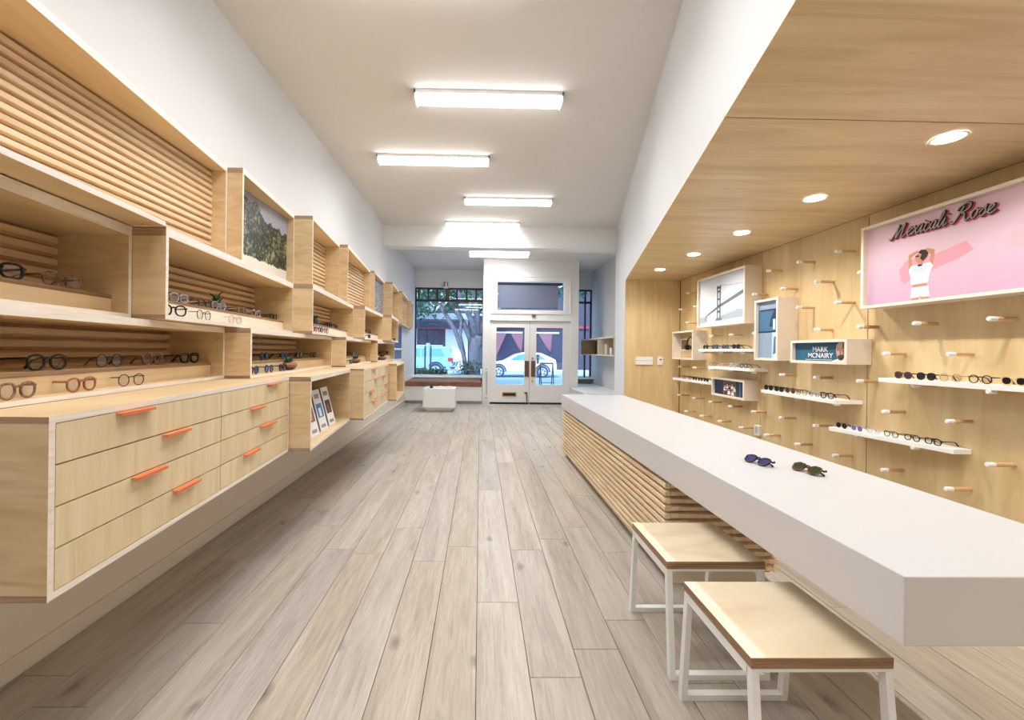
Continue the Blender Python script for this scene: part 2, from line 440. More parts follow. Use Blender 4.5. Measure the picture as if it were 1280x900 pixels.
# entrance: projecting white box with double doors and a transom
e = MB()
e.box(.07, .25, YD, YD+.1, 0, ZF, 'trim_white').box(2.29, 2.49, YD, YD+.1, 0, ZF, 'trim_white')
e.box(.25, 2.29, YD, YD+.1, 3.12, ZF, 'trim_white').box(.25, 2.29, YD, YD+.1, 2.11, 2.36, 'trim_white')
e.box(.25, .40, YD, YD+.1, 2.36, 3.12, 'trim_white').box(2.13, 2.29, YD, YD+.1, 2.36, 3.12, 'trim_white')
e.box(.07, .13, YD+.1, YW+.12, 0, ZF, 'trim_white').box(2.43, 2.49, YD+.1, YW+.12, 0, ZF, 'trim_white')
e.box(.13, 2.43, YD+.1, YW+.12, 3.25, 3.3, 'trim_white')
ent = struct('wall_entrance', e)
t = MB()
for (x0, x1, z0, z1) in ((.27, 2.29, 3.215, 3.245), (.27, 2.29, 2.285, 2.305), (.27, .295, 2.305, 3.215), (2.265, 2.29, 2.305, 3.215), (.24, 2.31, 2.11, 2.135)):
    t.box(x0, x1, YD-.02, YD, z0, z1, 'trim_white')
struct('trim_2', t)
w3 = struct('window_3', MB().box(.40, 2.13, YD+.02, YD+.05, 2.36, 2.385, 'trim_white').box(.40, 2.13, YD+.02, YD+.05, 3.095, 3.12, 'trim_white').box(.4, .425, YD+.02, YD+.05, 2.385, 3.095, 'trim_white').box(2.105, 2.13, YD+.02, YD+.05, 2.385, 3.095, 'trim_white'))
ob('pane', MB().box(.425, 2.105, YD+.03, YD+.036, 2.385, 3.095, 'window_glass'), w3)
bl = thing('roller_blind', 'grey mauve blind hanging behind the transom glass over the doors', 'blind', (1.2, YD+.12, 2.45))
ob('fabric', MB().box(.43, 1.98, YD+.12, YD+.125, 2.45, 3.03, 'mauve_blind'), bl)
ob('valance', MB().box(.43, 2.1, YD+.11, YD+.15, 3.03, 3.095, 'blind_band'), bl)
ob('bottom_bar', MB().box(.43, 1.98, YD+.115, YD+.13, 2.435, 2.45, 'blind_band'), bl)
def door(name, x0, x1, gx0, gx1, left):
    s = 1.944
    b = MB()
    b.box(x0, gx0, YD+.02, YD+.065, .05, 2.10, 'trim_white').box(gx1, x1, YD+.02, YD+.065, .05, 2.10, 'trim_white')
    b.box(gx0, gx1, YD+.02, YD+.065, .05, .495, 'trim_white').box(gx0, gx1, YD+.02, YD+.065, 1.945, 2.10, 'trim_white')
    d = struct(name, b)
    ob('glass', MB().box(gx0, gx1, YD+.04, YD+.046, .495, 1.945, 'window_glass'), d)
    ob('kick_strip', MB().box(x0+.01, x1-.01, YD+.01, YD+.05, .0, .045, 'black'), d)
    return d
d1 = door('door_1', .252, 1.252, .41, 1.125, True)
d2 = door('door_2', 1.258, 2.288, 1.425, 2.10, False)
for d, x0 in ((d1, 1.137), (d2, 1.298)):
    ob('push_plate', MB().box(x0, x0+.106, YD+.0, YD+.02, .697, 1.10, 'bronze_plate'), d, bevel=.004)
ob('meeting_gap', MB().box(1.251, 1.259, YD+.03, YD+.05, .0, 2.10, 'gap_dark').box(.252, 2.288, YD+.03, YD+.05, 2.100, 2.108, 'gap_dark'), ent)
ob('mail_slot', MB().box(.575, .93, YD+.008, YD+.02, .195, .30, 'brass').box(.60, .905, YD+.004, YD+.012, .22, .275, 'black'), d1)
for z in (1.164, .587): ob('lock_cylinder', MB().tube([(1.33, YD+.02, z), (1.33, YD-.01, z)], .024, 'brass', 12), d2)
ob('door_stop', MB().box(1.19, 1.205, YD-.02, YD+.02, .04, .30, 'black').box(1.13, 1.205, YD-.02, YD+.02, .285, .30, 'black'), d1)
sg = MB().box(1.44, 1.50, YD+.030, YD+.034, 1.03, 1.25, 'black')
for k in range(5): sg.box(1.45, 1.49, YD+.028, YD+.031, 1.06+k*.036, 1.072+k*.036, 'plastic_white')
tag(ob('hours_sign', sg, loc=(1.47, YD+.03, 1.03)), 'small black opening hours sign on the right door glass', 'sign')
tag(ob('door_sensor', MB().box(1.30, 1.39, YD-.03, YD, 2.20, 2.27, 'tan_brown'), loc=(1.34, YD, 2.2), bevel=.004), 'small brown box fixed on the rail above the entrance doors', 'sensor')
cd = thing('wall_conduit', 'white vertical conduit with two square boxes left of the doors', 'conduit', (.17, YD-.01, .1))
ob('conduit', MB().box(.155, .19, YD-.025, YD, .22, .83, 'plastic_grey'), cd)
ob('switch_box', MB().box(.13, .21, YD-.045, YD, .82, .93, 'plastic_white').box(.155, .185, YD-.048, YD-.044, .86, .90, 'plastic_grey'), cd, bevel=.004)
ob('outlet_box', MB().box(.12, .22, YD-.045, YD, .10, .22, 'plastic_white').box(.15, .19, YD-.048, YD-.044, .13, .19, 'plastic_grey'), cd, bevel=.004)
# window bench
bn = thing('window_bench', 'white built-in bench with brown cushion under the left front window', 'bench', (-.9, 10.4, 0))
ob('base', MB().box(XL+.005, .06, 10.42, YW-.005, .08, .435, 'trim_white'), bn)
ob('toe_kick', MB().box(XL+.005, .06, 10.5, 10.6, 0, .08, 'plastic_grey'), bn)
ob('cushion', MB().box(XL+.02, .035, 10.40, 11.55, .437, .56, 'cushion_leather'), bn, bevel=.015)
b2 = thing('corner_ledge', 'low white ledge running beneath the right front window', 'bench', (2.8, 10, 0))
ob('seat', MB().box(2.30, XR-.005, 8.85, 10.44, .41, .45, 'soft_white').box(2.51, XR-.005, 10.44, YW-.01, .41, .45, 'soft_white'), b2)
ob('base', MB().box(2.34, XR-.01, 8.9, 10.44, 0, .41, 'soft_white').box(2.53, XR-.01, 10.44, YW-.01, 0, .41, 'soft_white'), b2)
# ------------------------------------------------------------------ lamps
def fixture(xc, yc, label, zc=ZC, L=1.38):
    t = thing('tube_light', label, 'ceiling light', (xc, yc, zc), 'tube lights across the ceiling')
    h = L/2
    ob('housing', MB().box(xc-h, xc+h, yc-.078, yc+.078, zc-.032, zc, 'plastic_white'), t)
    prof = [(yc-.072, zc-.0325), (yc-.068, zc-.07), (yc-.045, zc-.082), (yc+.045, zc-.082), (yc+.068, zc-.07), (yc+.072, zc-.0325)]
    ob('diffuser', MB().extr(prof, 0, xc-h+.015, xc+h-.015, 'tube_glow'), t)
    al = bpy.data.lights.new('tube_beam', 'AREA'); al.shape = 'RECTANGLE'; al.size = L-.05; al.size_y = .12; al.energy = TUBE_W; al.spread = math.radians(150)
    ao = bpy.data.objects.new('tube_beam', al); COL.objects.link(ao); ao.parent = t; ao.location = (0, 0, -.086)
    for s in (-1, 1):
        x0 = xc+s*h
        ob('end_cap', MB().box(min(x0, x0-s*.014), max(x0, x0-s*.014), yc-.078, yc+.078, zc-.09, zc, 'plastic_white'), t)
for xc, yc, lb in ((.055, 3.90, 'tube light across the ceiling, nearest and largest in view'), (-.60, 5.18, 'second ceiling tube light, offset toward the shelf wall'),
                   (.415, 6.56, 'third ceiling tube light, offset toward the counter side'), (.02, 7.80, 'fourth ceiling tube light, close before the white beam'),
                   (-.45, 2.56, 'tube light just above the top edge, overhead'), (-.1, 1.25, 'tube light overhead, above the camera'), (-.8, -.1, 'tube light behind the camera over the shop floor')):
    fixture(xc, yc, lb)
fixture(.42, 9.58, 'twin tube light beyond the white beam, near the entrance', ZF)
fixture(.42, 9.84, 'rear tube of the pair beyond the white beam', ZF)
dl = ['first recessed round downlight over the counter, nearest', 'second recessed round downlight from the near end', 'middle recessed round downlight in the plywood ceiling', 'fourth recessed round downlight, next to the last', 'last recessed round downlight beside the plywood end wall']
for k, yc in enumerate([2.027, 2.853, 3.698, 4.54, 5.40, 1.2, .37, -.5, -1.4]):
    xc = 2.315 if k < 2 else 2.34
    t = thing('downlight', dl[k] if k < 5 else 'recessed round downlight outside the view, %d from the back wall' % (9-k), 'downlight', (xc, yc, 2.435), 'recessed downlights in the plywood ceiling')
    r = MB(); seg = 28
    ri, ro = .060, .072
    for j in range(seg):
        a, c = 2*PI*j/seg, 2*PI*(j+1)/seg
        P = lambda rad, an, z: (xc+rad*math.cos(an), yc+rad*math.sin(an), z)
        r.face([P(ri, a, 2.430), P(ri, c, 2.430), P(ro, c, 2.4335), P(ro, a, 2.4335)], 'plastic_white')
    ob('trim_ring', r, t)
    ob('lens', MB().tube([(xc, yc, 2.4345), (xc, yc, 2.4315)], ri, 'disc_glow', 24), t)
    ld = bpy.data.lights.new('downlight_beam', 'SPOT'); ld.energy = DOWN_W; ld.spot_size = math.radians(150); ld.spot_blend = .7; ld.shadow_soft_size = .028; ld.color = (1, .96, .91)
    lo = bpy.data.objects.new('downlight_beam', ld); COL.objects.link(lo); lo.parent = t; lo.location = (0, 0, -.012)
sp = thing('spotlight', 'small metal can spotlight above the left front window', 'spotlight', (-.985, YW-.12, 3.15))
ob('can', MB().tube([(-.985, YW-.12, 3.13), (-.985, YW-.12, 3.28)], .065, 'nickel', 16), sp, smooth=False)
ob('rim', MB().tube([(-.985, YW-.12, 3.10), (-.985, YW-.12, 3.135)], .07, 'plastic_white', 16), sp)
ob('bracket', MB().box(-1.0, -.97, YW-.12, YW, 3.27, 3.29, 'nickel'), sp)
# ------------------------------------------------------------------ the plywood shelf wall on the left
XBK = -1.80
def line(Y0, X0, Y1, X1): return lambda y: X0+(X1-X0)*(y-Y0)/(Y1-Y0)
def cubby(name, label, cat, group, Y0, X0, Y1, X1, z0, z1, tt=.03, tb=.018, ledge=None, slats=True, ledge_mat='birch_along', back=True):
    f = line(Y0, X0, Y1, X1); Y0 += .0015; Y1 -= .0015; XW = XL+.004
    t = thing(name, label, cat, (f((Y0+Y1)/2)-.1, (Y0+Y1)/2, z0), group)
    plan = [(f(Y0), Y0), (f(Y1), Y1), (XW, Y1), (XW, Y0)]
    ob('top_board', MB().prism(plan, z1-tt, z1, 'birch_along', side={0: 'ply_edge', 3: 'ply_end'}), t)
    ob('bottom_board', MB().prism(plan, z0, z0+tb, 'birch_along', side={0: 'ply_edge', 3: 'ply_end'}), t)
    for a, b in ((Y0, Y0+.018), (Y1-.018, Y1)):
        ob('side_panel', MB().prism([(f(a), a), (f(b), b), (XW, b), (XW, a)], z0+tb, z1-tt, 'birch_along', side={0: 'ply_edge'}), t)
    a, b = Y0+.019, Y1-.019
    if back: ob('back_panel', MB().box(XW, XBK-.012, a, b, z0+tb, z1-tt, 'slat_back'), t)
    if slats:
        n = int((z1-z0-tt-tb-.008)/.0412); p = (z1-z0-tt-tb-.006)/n
        for k in range(n):
            zz = z0+tb+.004+k*p
            mb = MB().extr([(XBK-.012, zz), (XBK-.012, zz+p*.84), (XBK+.012, zz+p*.68), (XBK+.012, zz+p*.16)], 1, a, b, 'slat_wood')
            ob('slat', mb, t)
    if ledge:
        h, sb = ledge
        fl = lambda y: f(y)-sb
        mb = MB().prism([(fl(a), a), (fl(b), b), (XBK+.016, b), (XBK+.016, a)], z0+tb, z0+tb+h-.016, ledge_mat)
        mb.prism([(fl(a)+.0005, a), (fl(b)+.0005, b), (XBK+.016, b), (XBK+.016, a)], z0+tb+h-.016, z0+tb+h, 'birch_along', side={0: 'ply_dark_edge'})
        ob('display_ledge', mb, t)
    return t, f
ZA0, ZA1, ZB0, ZB1, ZC0, ZC1, ZD0, ZD1 = 1.869, 2.553, 1.468, 1.866, 1.170, 1.465, .697, 1.168
GA, GB, GC = 'top row of plywood cubbies', 'middle row of plywood cubbies', 'lower row of plywood cubbies'
A = [(.5, -1.452, 2.81, -1.701), (2.81, -1.60, 3.80, -1.694), (3.80, -1.53, 4.83, -1.633), (4.83, -1.537, 6.43, -1.70), (6.43, -1.634, 7.48, -1.715), (7.48, -1.577, 8.6, -1.68), (8.6, -1.612, 10.2, -1.735), (10.2, -1.70, 10.95, -1.77)]
AL = ['widest top-row cubby with full slatted back, nearest the camera', 'top-row cubby holding the wooded hillside photograph', 'narrow slatted top-row cubby just beyond the hillside photograph', 'slatted top-row cubby, second beyond the hillside photograph',
      'top-row cubby holding the small dark photograph', 'shallow top-row cubby just beyond the small dark photograph', 'next-to-last slatted top-row cubby toward the window', 'last top-row cubby, touching the front window side']
ct = {}
for k, (r, lb) in enumerate(zip(A, AL)):
    ct['A%d' % (k+1)] = cubby('wall_cubby', lb, 'shelf', GA, *r, ZA0, ZA1, tt=.034, slats=k not in (1, 4))
t = ct['A1'][0]
g = lambda y: -1.354+.084*(1.81-y)
ob('shelf_board', MB().prism([(g(.5), .5), (g(1.808), 1.808), (-1.58, 1.808), (-1.44, .5)], ZA0-.003, ZA0+.017, 'birch_along', side={0: 'ply_edge'}), t)
B = [(.5, -1.365, 1.81, -1.496), (1.81, -1.354, 3.35, -1.495), (3.35, -1.343, 5.0, -1.515), (5.0, -1.383, 6.25, -1.455), (6.25, -1.33, 7.25, -1.42)]
BLb = ['middle-row cubby nearest the camera, slatted back, low front ledge', 'middle-row cubby with glasses on two levels, second from camera', 'middle-row cubby beneath the narrow slatted one, third from camera', 'fourth middle-row cubby, plain pale interior, short ledge', 'small last middle-row cubby ending the row']
for k, (r, lb) in enumerate(zip(B, BLb)):
    ct['B%d' % (k+1)] = cubby('wall_cubby', lb, 'shelf', GB, *r, ZB0, (ZB1-.006 if k == 0 else ZB1), tt=.04, tb=.02, ledge=((.077, .07) if k < 4 else None), slats=k < 3, ledge_mat='birch_along' if k == 0 else 'pale_edge')
C = [(.5, -1.28, 2.454, -1.489), (2.454, -1.341, 4.1, -1.449), (4.1, -1.314, 5.75, -1.50), (5.75, -1.41, 7.2, -1.475)]
CLb = ['longest lower-row cubby above the near drawers, warm slatted back', 'lower-row cubby over the far half of the near drawers', 'lower-row cubby above the magazine box end', 'last lower-row cubby with a potted succulent inside']
for k, (r, lb) in enumerate(zip(C, CLb)):
    ct['C%d' % (k+1)] = cubby('wall_cubby', lb, 'shelf', GC, *r, ZC0, ZC1, tt=.03, tb=.016, ledge=(.077, .07), slats=k < 2)
# base units
def base_unit(name, label, cat, Y0, X0, Y1, X1, cols=None, handles=(), fmat='birch_face'):
    f = line(Y0, X0, Y1, X1); Y0 += .0015; Y1 -= .0015; XW = XL+.004
    t = thing(name, label, cat, (f((Y0+Y1)/2)-.3, (Y0+Y1)/2, ZD0), 'plywood base units')
    plan = [(f(Y0), Y0), (f(Y1), Y1), (XW, Y1), (XW, Y0)]
    tt = .018 if cols else .03
    ob('top_board', MB().prism(plan, ZD1-tt, ZD1, 'birch_along', side={0: 'ply_edge', 3: 'ply_end'}), t)
    ob('bottom_board', MB().prism(plan, ZD0, ZD0+.018, 'birch_along', side={0: 'ply_edge', 3: 'ply_end'}), t)
    for a, b in ((Y0, Y0+.018), (Y1-.018, Y1)):
        ob('side_panel', MB().prism([(f(a), a), (f(b), b), (XW, b), (XW, a)], ZD0+.018, ZD1-tt, 'birch_along', side={0: 'ply_edge'}), t)
    if cols:
        ob('carcass', MB().prism([(f(Y0)-.021, Y0+.02), (f(Y1)-.021, Y1-.02), (XW, Y1-.02), (XW, Y0+.02)], ZD0+.02, ZD1-tt-.002, 'gap_dark'), t)
        zs = ZD1-tt; hh = (zs-(ZD0+.018))/4
        ys = cols
        for c, (ya, yb) in enumerate(zip(ys[:-1], ys[1:])):
            for r in range(4):
                zt = zs-r*hh-.002; zb = zs-(r+1)*hh+.002
                a, b = ya+.0025, yb-.0025
                d = ob('drawer', MB().prism([(f(a)-.001, a), (f(b)-.001, b), (f(b)-.019, b), (f(a)-.019, a)], zb, zt, fmat), t)
                for (hc, hr, h0, h1) in handles:
                    if (hc, hr) == (c, r):
                        mb = MB().prism([(f(h0)+.02, h0), (f(h1)+.02, h1), (f(h1)-.001, h1), (f(h0)-.001, h0)], zt-.005, zt-.002, 'orange')
                        mb.prism([(f(h0)+.02, h0), (f(h1)+.02, h1), (f(h1)+.018, h1), (f(h0)+.018, h0)], zt-.011, zt-.006, 'orange')
                        o = ob('handle', mb, d); o['label'] = 'folded orange metal pull'
    else:
        ob('back_panel', MB().box(XW, XBK, Y0+.02, Y1-.02, ZD0+.018, ZD1-tt, 'birch_along'), t)
    return t, f
base_unit('drawer_unit', 'large plywood drawer unit with orange pulls, nearest the camera', 'drawers', 1.07, -1.088, 2.655, -1.205, cols=[1.09, 1.872, 2.636],
          handles=[(0, 0, 1.285, 1.43), (0, 1, 1.49, 1.63), (0, 2, 1.35, 1.495), (0, 3, 1.55, 1.695), (1, 0, 2.34, 2.49), (1, 1, 2.137, 2.273), (1, 2, 2.25, 2.43), (1, 3, 2.077, 2.222)])
D2, fD2 = base_unit('magazine_box', 'open plywood box unit displaying a row of magazines', 'shelf', 2.66, -1.072, 3.82, -1.182)
base_unit('drawer_unit', 'smaller plywood drawer unit beyond the magazine box', 'drawers', 3.835, -1.062, 5.26, -1.15, cols=[3.855, 4.53, 5.24],
          handles=[(0, 0, 4.22, 4.38), (0, 1, 4.35, 4.5), (0, 2, 4.1, 4.26), (0, 3, 4.25, 4.4), (1, 0, 5.05, 5.2), (1, 1, 4.8, 4.95), (1, 2, 5.0, 5.15), (1, 3, 4.75, 4.92)])
base_unit('open_box', 'open plywood base box at the far end of the shelf wall', 'shelf', 5.28, -1.05, 6.35, -1.15)
# hillside photograph and the small dark photograph in the top row
def photo_mat(name, kind):
    mt, nt, b = newmat(name)
    tc = N(nt, 'ShaderNodeTexCoord'); sp_ = N(nt, 'ShaderNodeSeparateXYZ'); nt.links.new(tc.outputs['Object'], sp_.inputs[0])
    n1 = N(nt, 'ShaderNodeTexNoise', Scale=7.0 if kind == 'hill' else 22.0, Detail=8.0, Roughness=.8); nt.links.new(tc.outputs['Object'], n1.inputs['Vector'])
    vo = N(nt, 'ShaderNodeTexVoronoi', Scale=38.0 if kind == 'hill' else 40.0); nt.links.new(tc.outputs['Object'], vo.inputs['Vector'])
    ad = N(nt, 'ShaderNodeMath', operation='MULTIPLY_ADD'); ad.inputs[1].default_value = -.3
    nt.links.new(vo.outputs['Distance'], ad.inputs[0]); nt.links.new(n1.outputs['Fac'], ad.inputs[2])
    if kind == 'hill': r = ramp(nt, [(.22, (20, 24, 26)), (.34, (50, 58, 46)), (.43, (104, 108, 80)), (.55, (168, 162, 128))])
    else: r = ramp(nt, [(.14, (30, 34, 44)), (.3, (90, 100, 116)), (.42, (170, 176, 186)), (.5, (215, 218, 222))])
    nt.links.new(ad.outputs[0], r.inputs[0])
    # ridge line: height above which there is sky
    n2 = N(nt, 'ShaderNodeTexNoise', Scale=5.0, Detail=4.0); nt.links.new(tc.outputs['Object'], n2.inputs['Vector'])
    e = N(nt, 'ShaderNodeMath', operation='MULTIPLY_ADD'); e.inputs[1].default_value = .35
    nt.links.new(n2.outputs['Fac'], e.inputs[0])
    y_ = N(nt, 'ShaderNodeMath', operation='MULTIPLY_ADD'); y_.inputs[1].default_value = -.22; y_.inputs[2].default_value = .25 if kind == 'hill' else .6
    nt.links.new(sp_.outputs['Y'], y_.inputs[0]); nt.links.new(y_.outputs[0], e.inputs[2])
    gt = N(nt, 'ShaderNodeMath', operation='GREATER_THAN'); nt.links.new(sp_.outputs['Z'], gt.inputs[0]); nt.links.new(e.outputs[0], gt.inputs[1])
    mx = N(nt, 'ShaderNodeMix', data_type='RGBA'); nt.links.new(gt.outputs[0], mx.inputs[0]); nt.links.new(r.outputs[0], mx.inputs[6]); mx.inputs[7].default_value = lin((158, 160, 176))
    lo = N(nt, 'ShaderNodeMath', operation='MULTIPLY_ADD'); lo.inputs[1].default_value = .1; lo.inputs[2].default_value = -.02 if kind == 'hill' else -.5
    nt.links.new(n1.outputs['Fac'], lo.inputs[0])
    lt = N(nt, 'ShaderNodeMath', operation='LESS_THAN'); nt.links.new(sp_.outputs['Z'], lt.inputs[0])
    nt.links.new(lo.outputs[0], lt.inputs[1])
    m2 = N(nt, 'ShaderNodeMix', data_type='RGBA'); nt.links.new(lt.outputs[0], m2.inputs[0]); nt.links.new(mx.outputs[2], m2.inputs[6]); m2.inputs[7].default_value = lin((226, 222, 214))
    nt.links.new(m2.outputs[2], b.inputs['Base Color']); b.inputs['Roughness'].default_value = .4
photo_mat('print_hill', 'hill'); photo_mat('print_dark', 'dark')
def wall_photo(label, y0, y1, x, z0, z1, mat):
    t = thing('photograph', label, 'picture', (x, (y0+y1)/2, z0+.12), 'photographs standing in the top cubbies')
    ob('print', MB().box(x, x+.004, y0, y1, z0, z1, mat), t)
    ob('backing', MB().box(x-.022, x, y0+.002, y1-.002, z0, z1, 'soft_white'), t)
wall_photo('large colour photograph of a wooded hillside in the top row', 2.84, 3.775, -1.755, ZA0+.02, ZA1-.037, 'print_hill')
wall_photo('small dark photograph farther along the top row', 6.46, 7.45, -1.755, ZA0+.02, ZA1-.037, 'print_dark')
# magazines leaning in the open box
flat('mag_white', (238, 238, 240), .35); flat('mag_pages', (176, 168, 166), .7); flat('mag_blue', (66, 128, 190), .35); flat('mag_rust', (150, 92, 78), .35); flat('mag_grey', (150, 150, 146), .4); flat('mag_skin', (206, 160, 140), .4); flat('mag_dark', (70, 62, 76), .4)
mags = [('stack of magazines with blue cover band, partly hidden, nearest', 2.74, 'mag_blue', 'mag_blue'), ('stack of magazines with rust and violet cover picture', 2.97, 'mag_rust', 'mag_skin'),
        ('stack of magazines with bright blue cover picture', 3.205, 'mag_blue', 'mag_white'), ('farthest stack of magazines, brown and red cover picture', 3.445, 'mag_dark', 'mag_rust')]
for lb, y0, c1, c2 in mags:
    y1 = y0+.15; L = .32; th = math.radians(15); T = .055
    xb = fD2(y0)-.085
    t = thing('magazine_stack', lb, 'magazines', (xb, (y0+y1)/2, ZD0+.018), 'magazine stacks in the open plywood box')
    d = Vector((-math.sin(th), 0, math.cos(th))); n = Vector((math.cos(th), 0, math.sin(th)))
    base = Vector((xb, 0, ZD0+.019))+n*0
    def pt(u, y, w): q = base+d*u+n*w; return (q.x, y, q.z)
    def slab(mb, u0, u1, ya, yb, w0, w1, mat):
        c = [pt(u0, ya, w0), pt(u1, ya, w0), pt(u1, ya, w1), pt(u0, ya, w1), pt(u0, yb, w0), pt(u1, yb, w0), pt(u1, yb, w1), pt(u0, yb, w1)]
        for q in ((0, 3, 2, 1), (4, 5, 6, 7), (0, 1, 5, 4), (2, 3, 7, 6), (1, 2, 6, 5), (3, 0, 4, 7)): mb.face([c[k] for k in q], mat)
        return mb
    nm = 6
    for k in range(nm):
        j = random.uniform(-.004, .004)
        ob('magazine', slab(MB(), 0, L, y0+j, y1+j, -T+k*T/nm, -T+(k+1)*T/nm-.002, 'mag_pages'), t)
    cv = slab(MB(), 0, L, y0, y1, 0, .001, 'mag_white')
    slab(cv, .25, .285, y0+.03, y1-.03, .001, .0015, 'mag_grey')
    slab(cv, .10, .21, y0+.02, y1-.02, .001, .0015, c1)
    slab(cv, .11, .175, y0+.05, y1-.055, .0015, .002, c2)
    slab(cv, .02, .045, y0+.03, y0+.12, .001, .0015, 'mag_grey')
    ob('cover', cv, t)
# ------------------------------------------------------------------ eyeglasses
def sup(n, w, h, top_w, cnt=20):
    """one lens outline in the (y, z) plane, lens centre at 0"""
    out = []
    for k in range(cnt):
        a = 2*PI*k/cnt; c, s_ = math.cos(a), math.sin(a)
        y = abs(c)**(2/n)*math.copysign(1, c)*w; z = abs(s_)**(2/n)*math.copysign(1, s_)*h
        out.append((y*(1+top_w*z/h), z))
    return out
SH = {'round': (2.1, .0225, .0232, 0, .0030), 'square': (3.0, .025, .0212, .06, .0040), 'thin': (2.2, .022, .0225, 0, .0017), 'panto': (2.4, .0235, .0222, .06, .0036)}
gcache = {}
def glass_meshes(shape, fm, lm):
    key = (shape, fm, lm)
    if key in gcache: return gcache[key]
    n, w, h, tw, r = SH[shape]; cs = .0325; zc = h+r
    fr = MB()
    for s in (-1, 1):
        fr.tube([(0, s*cs+y*s, zc+z) for y, z in sup(n, w, h, tw)], r, fm, 5, closed=True)
    fr.tube([(0, -cs+w*.85, zc+h*.45), (.003, 0, zc+h*.62), (0, cs-w*.85, zc+h*.45)], r*1.1, fm, 5)
    for s in (-1, 1): fr.tube([(0, s*(cs+w*.9), zc+h*.55), (-.006, s*(cs+w+.008), zc+h*.55)], r*1.2, fm, 5)
    tm = MB()
    y0 = cs+w+.008
    tm.tube([(-.004, y0, zc+h*.55), (-.05, y0-.001, zc+h*.52), (-.092, y0-.004, zc+h*.4), (-.112, y0-.006, zc+h*.1), (-.132, y0-.008, .003)], [r*1.1, r*.9, r*.9, r*1.1, r*1.2], fm, 5)
    tm2 = MB(); tm2.v = [(x, -y, z) for x, y, z in tm.v]; tm2.f = [q[::-1] for q in tm.f]; tm2.mi = tm.mi; tm2.mats = tm.mats
    ls = []
    for s in (-1, 1):
        l = MB(); l.extr([(s*cs+y*s*.97, zc+z*.97) for y, z in sup(n, w, h, tw)], 0, -.0008, .0008, lm); ls.append(l.mesh('lens'))
    gcache[key] = (fr.mesh('frame_front', smooth=True), tm.mesh('temple', smooth=True), tm2.mesh('temple', smooth=True), ls[0], ls[1])
    return gcache[key]
def glasses(label, loc, rz, shape, fm, lm, group, sc=1.0, fold=None):
    t = thing('eyeglasses' if lm == 'lens_clear' else 'sunglasses', label, 'glasses', loc, group, rz)
    t.scale = (sc, sc, sc)
    a, b_, c, l1, l2 = glass_meshes(shape, fm, lm)
    for nm, me in (('frame_front', a), ('temple', b_), ('temple', c), ('lens', l1), ('lens', l2)):
        o = bpy.data.objects.new(nm, me); COL.objects.link(o); o.parent = t
    return t
ORD = ['first', 'second', 'third', 'fourth', 'fifth', 'sixth', 'seventh']
BOXN = {'B1': 'nearest middle-row cubby', 'B2': 'second middle-row cubby', 'B3': 'third middle-row cubby', 'B4': 'fourth middle-row cubby', 'B5': 'last middle-row cubby',
        'C1': 'longest lower-row cubby', 'C2': 'second lower-row cubby', 'C3': 'third lower-row cubby', 'C4': 'last lower-row cubby'}
K = {'k': ('black', 'frame_black', 'lens_clear'), 'b': ('brown', 'frame_brown', 'lens_clear'), 't': ('tortoiseshell', 'frame_tortoise', 'lens_clear'), 'c': ('clear', 'frame_crystal', 'lens_clear'),
     'K': ('black sun', 'frame_black', 'lens_dark'), 'T': ('tortoiseshell sun', 'frame_tortoise', 'lens_brown'), 'r': ('dark red', 'frame_red', 'lens_clear'), 'N': ('navy sun', 'frame_navy', 'lens_dark'),
     'e': ('beige', 'frame_beige', 'lens_clear'), 'L': ('lilac sun', 'frame_lilac', 'lens_lilac'), 'P': ('purple-lensed sun', 'frame_black', 'lens_purple'), 'w': ('thin wire', 'frame_wire', 'lens_clear'), 'A': ('tan sun', 'frame_tan', 'lens_dark'),
     'u': ('umber', 'frame_umber', 'lens_clear'), 'p': ('blush', 'frame_blush', 'lens_clear')}
left_rows = [
 ('B1', 'u', [(1.35, 'k', 'square', 14), (1.58, 'u', 'panto', 10)]),
 ('B2', 'u', [(2.05, 'c', 'square', 5), (2.27, 't', 'square', 0), (2.41, 'c', 'round', 8), (2.68, 'u', 'round', 0), (2.89, 'c', 'panto', 4), (3.18, 'k', 'square', 0)]),
 ('B2', 'l', [(1.89, 'k', 'panto', 20), (2.13, 'k', 'thin', 0), (2.45, 'e', 'thin', 6)]),
 ('B3', 'u', [(4.25, 'k', 'square', 0), (4.52, 'K', 'panto', 0)]),
 ('B3', 'l', [(3.48, 'r', 'panto', 0), (3.66, 'k', 'panto', 0), (3.84, 'r', 'round', 0)]),
 ('B4', 'u', [(5.72, 'K', 'square', 0)]), ('B4', 'l', [(5.35, 'N', 'square', 0)]), ('B5', 'l', [(6.84, 'K', 'panto', 0)]),
 ('C1', 'u', [(1.44, 'k', 'panto', 4), (1.71, 'k', 'thin', 0), (1.97, 'u', 'panto', 0), (2.26, 'k', 'square', 5)]),
 ('C1', 'l', [(1.265, 'u', 'panto', -6), (1.49, 'b', 'panto', -2), (1.73, 'k', 'thin', 8)]),
 ('C2', 'u', [(2.84, 'K', 'panto', 0), (3.18, 'N', 'square', 0), (3.48, 'K', 'round', 0), (3.82, 'K', 'square', 0)]),
 ('C2', 'l', [(2.53, 'N', 'panto', 0), (2.74, 'P', 'round', 0), (2.96, 'K', 'panto', 0)]),
 ('C3', 'u', [(5.02, 'K', 'square', 0)]), ('C3', 'l', [(4.46, 'N', 'panto', 0)]),
 ('C4', 'u', [(6.98, 'K', 'panto', 0)]), ('C4', 'l', [(5.93, 'N', 'round', 0)])]
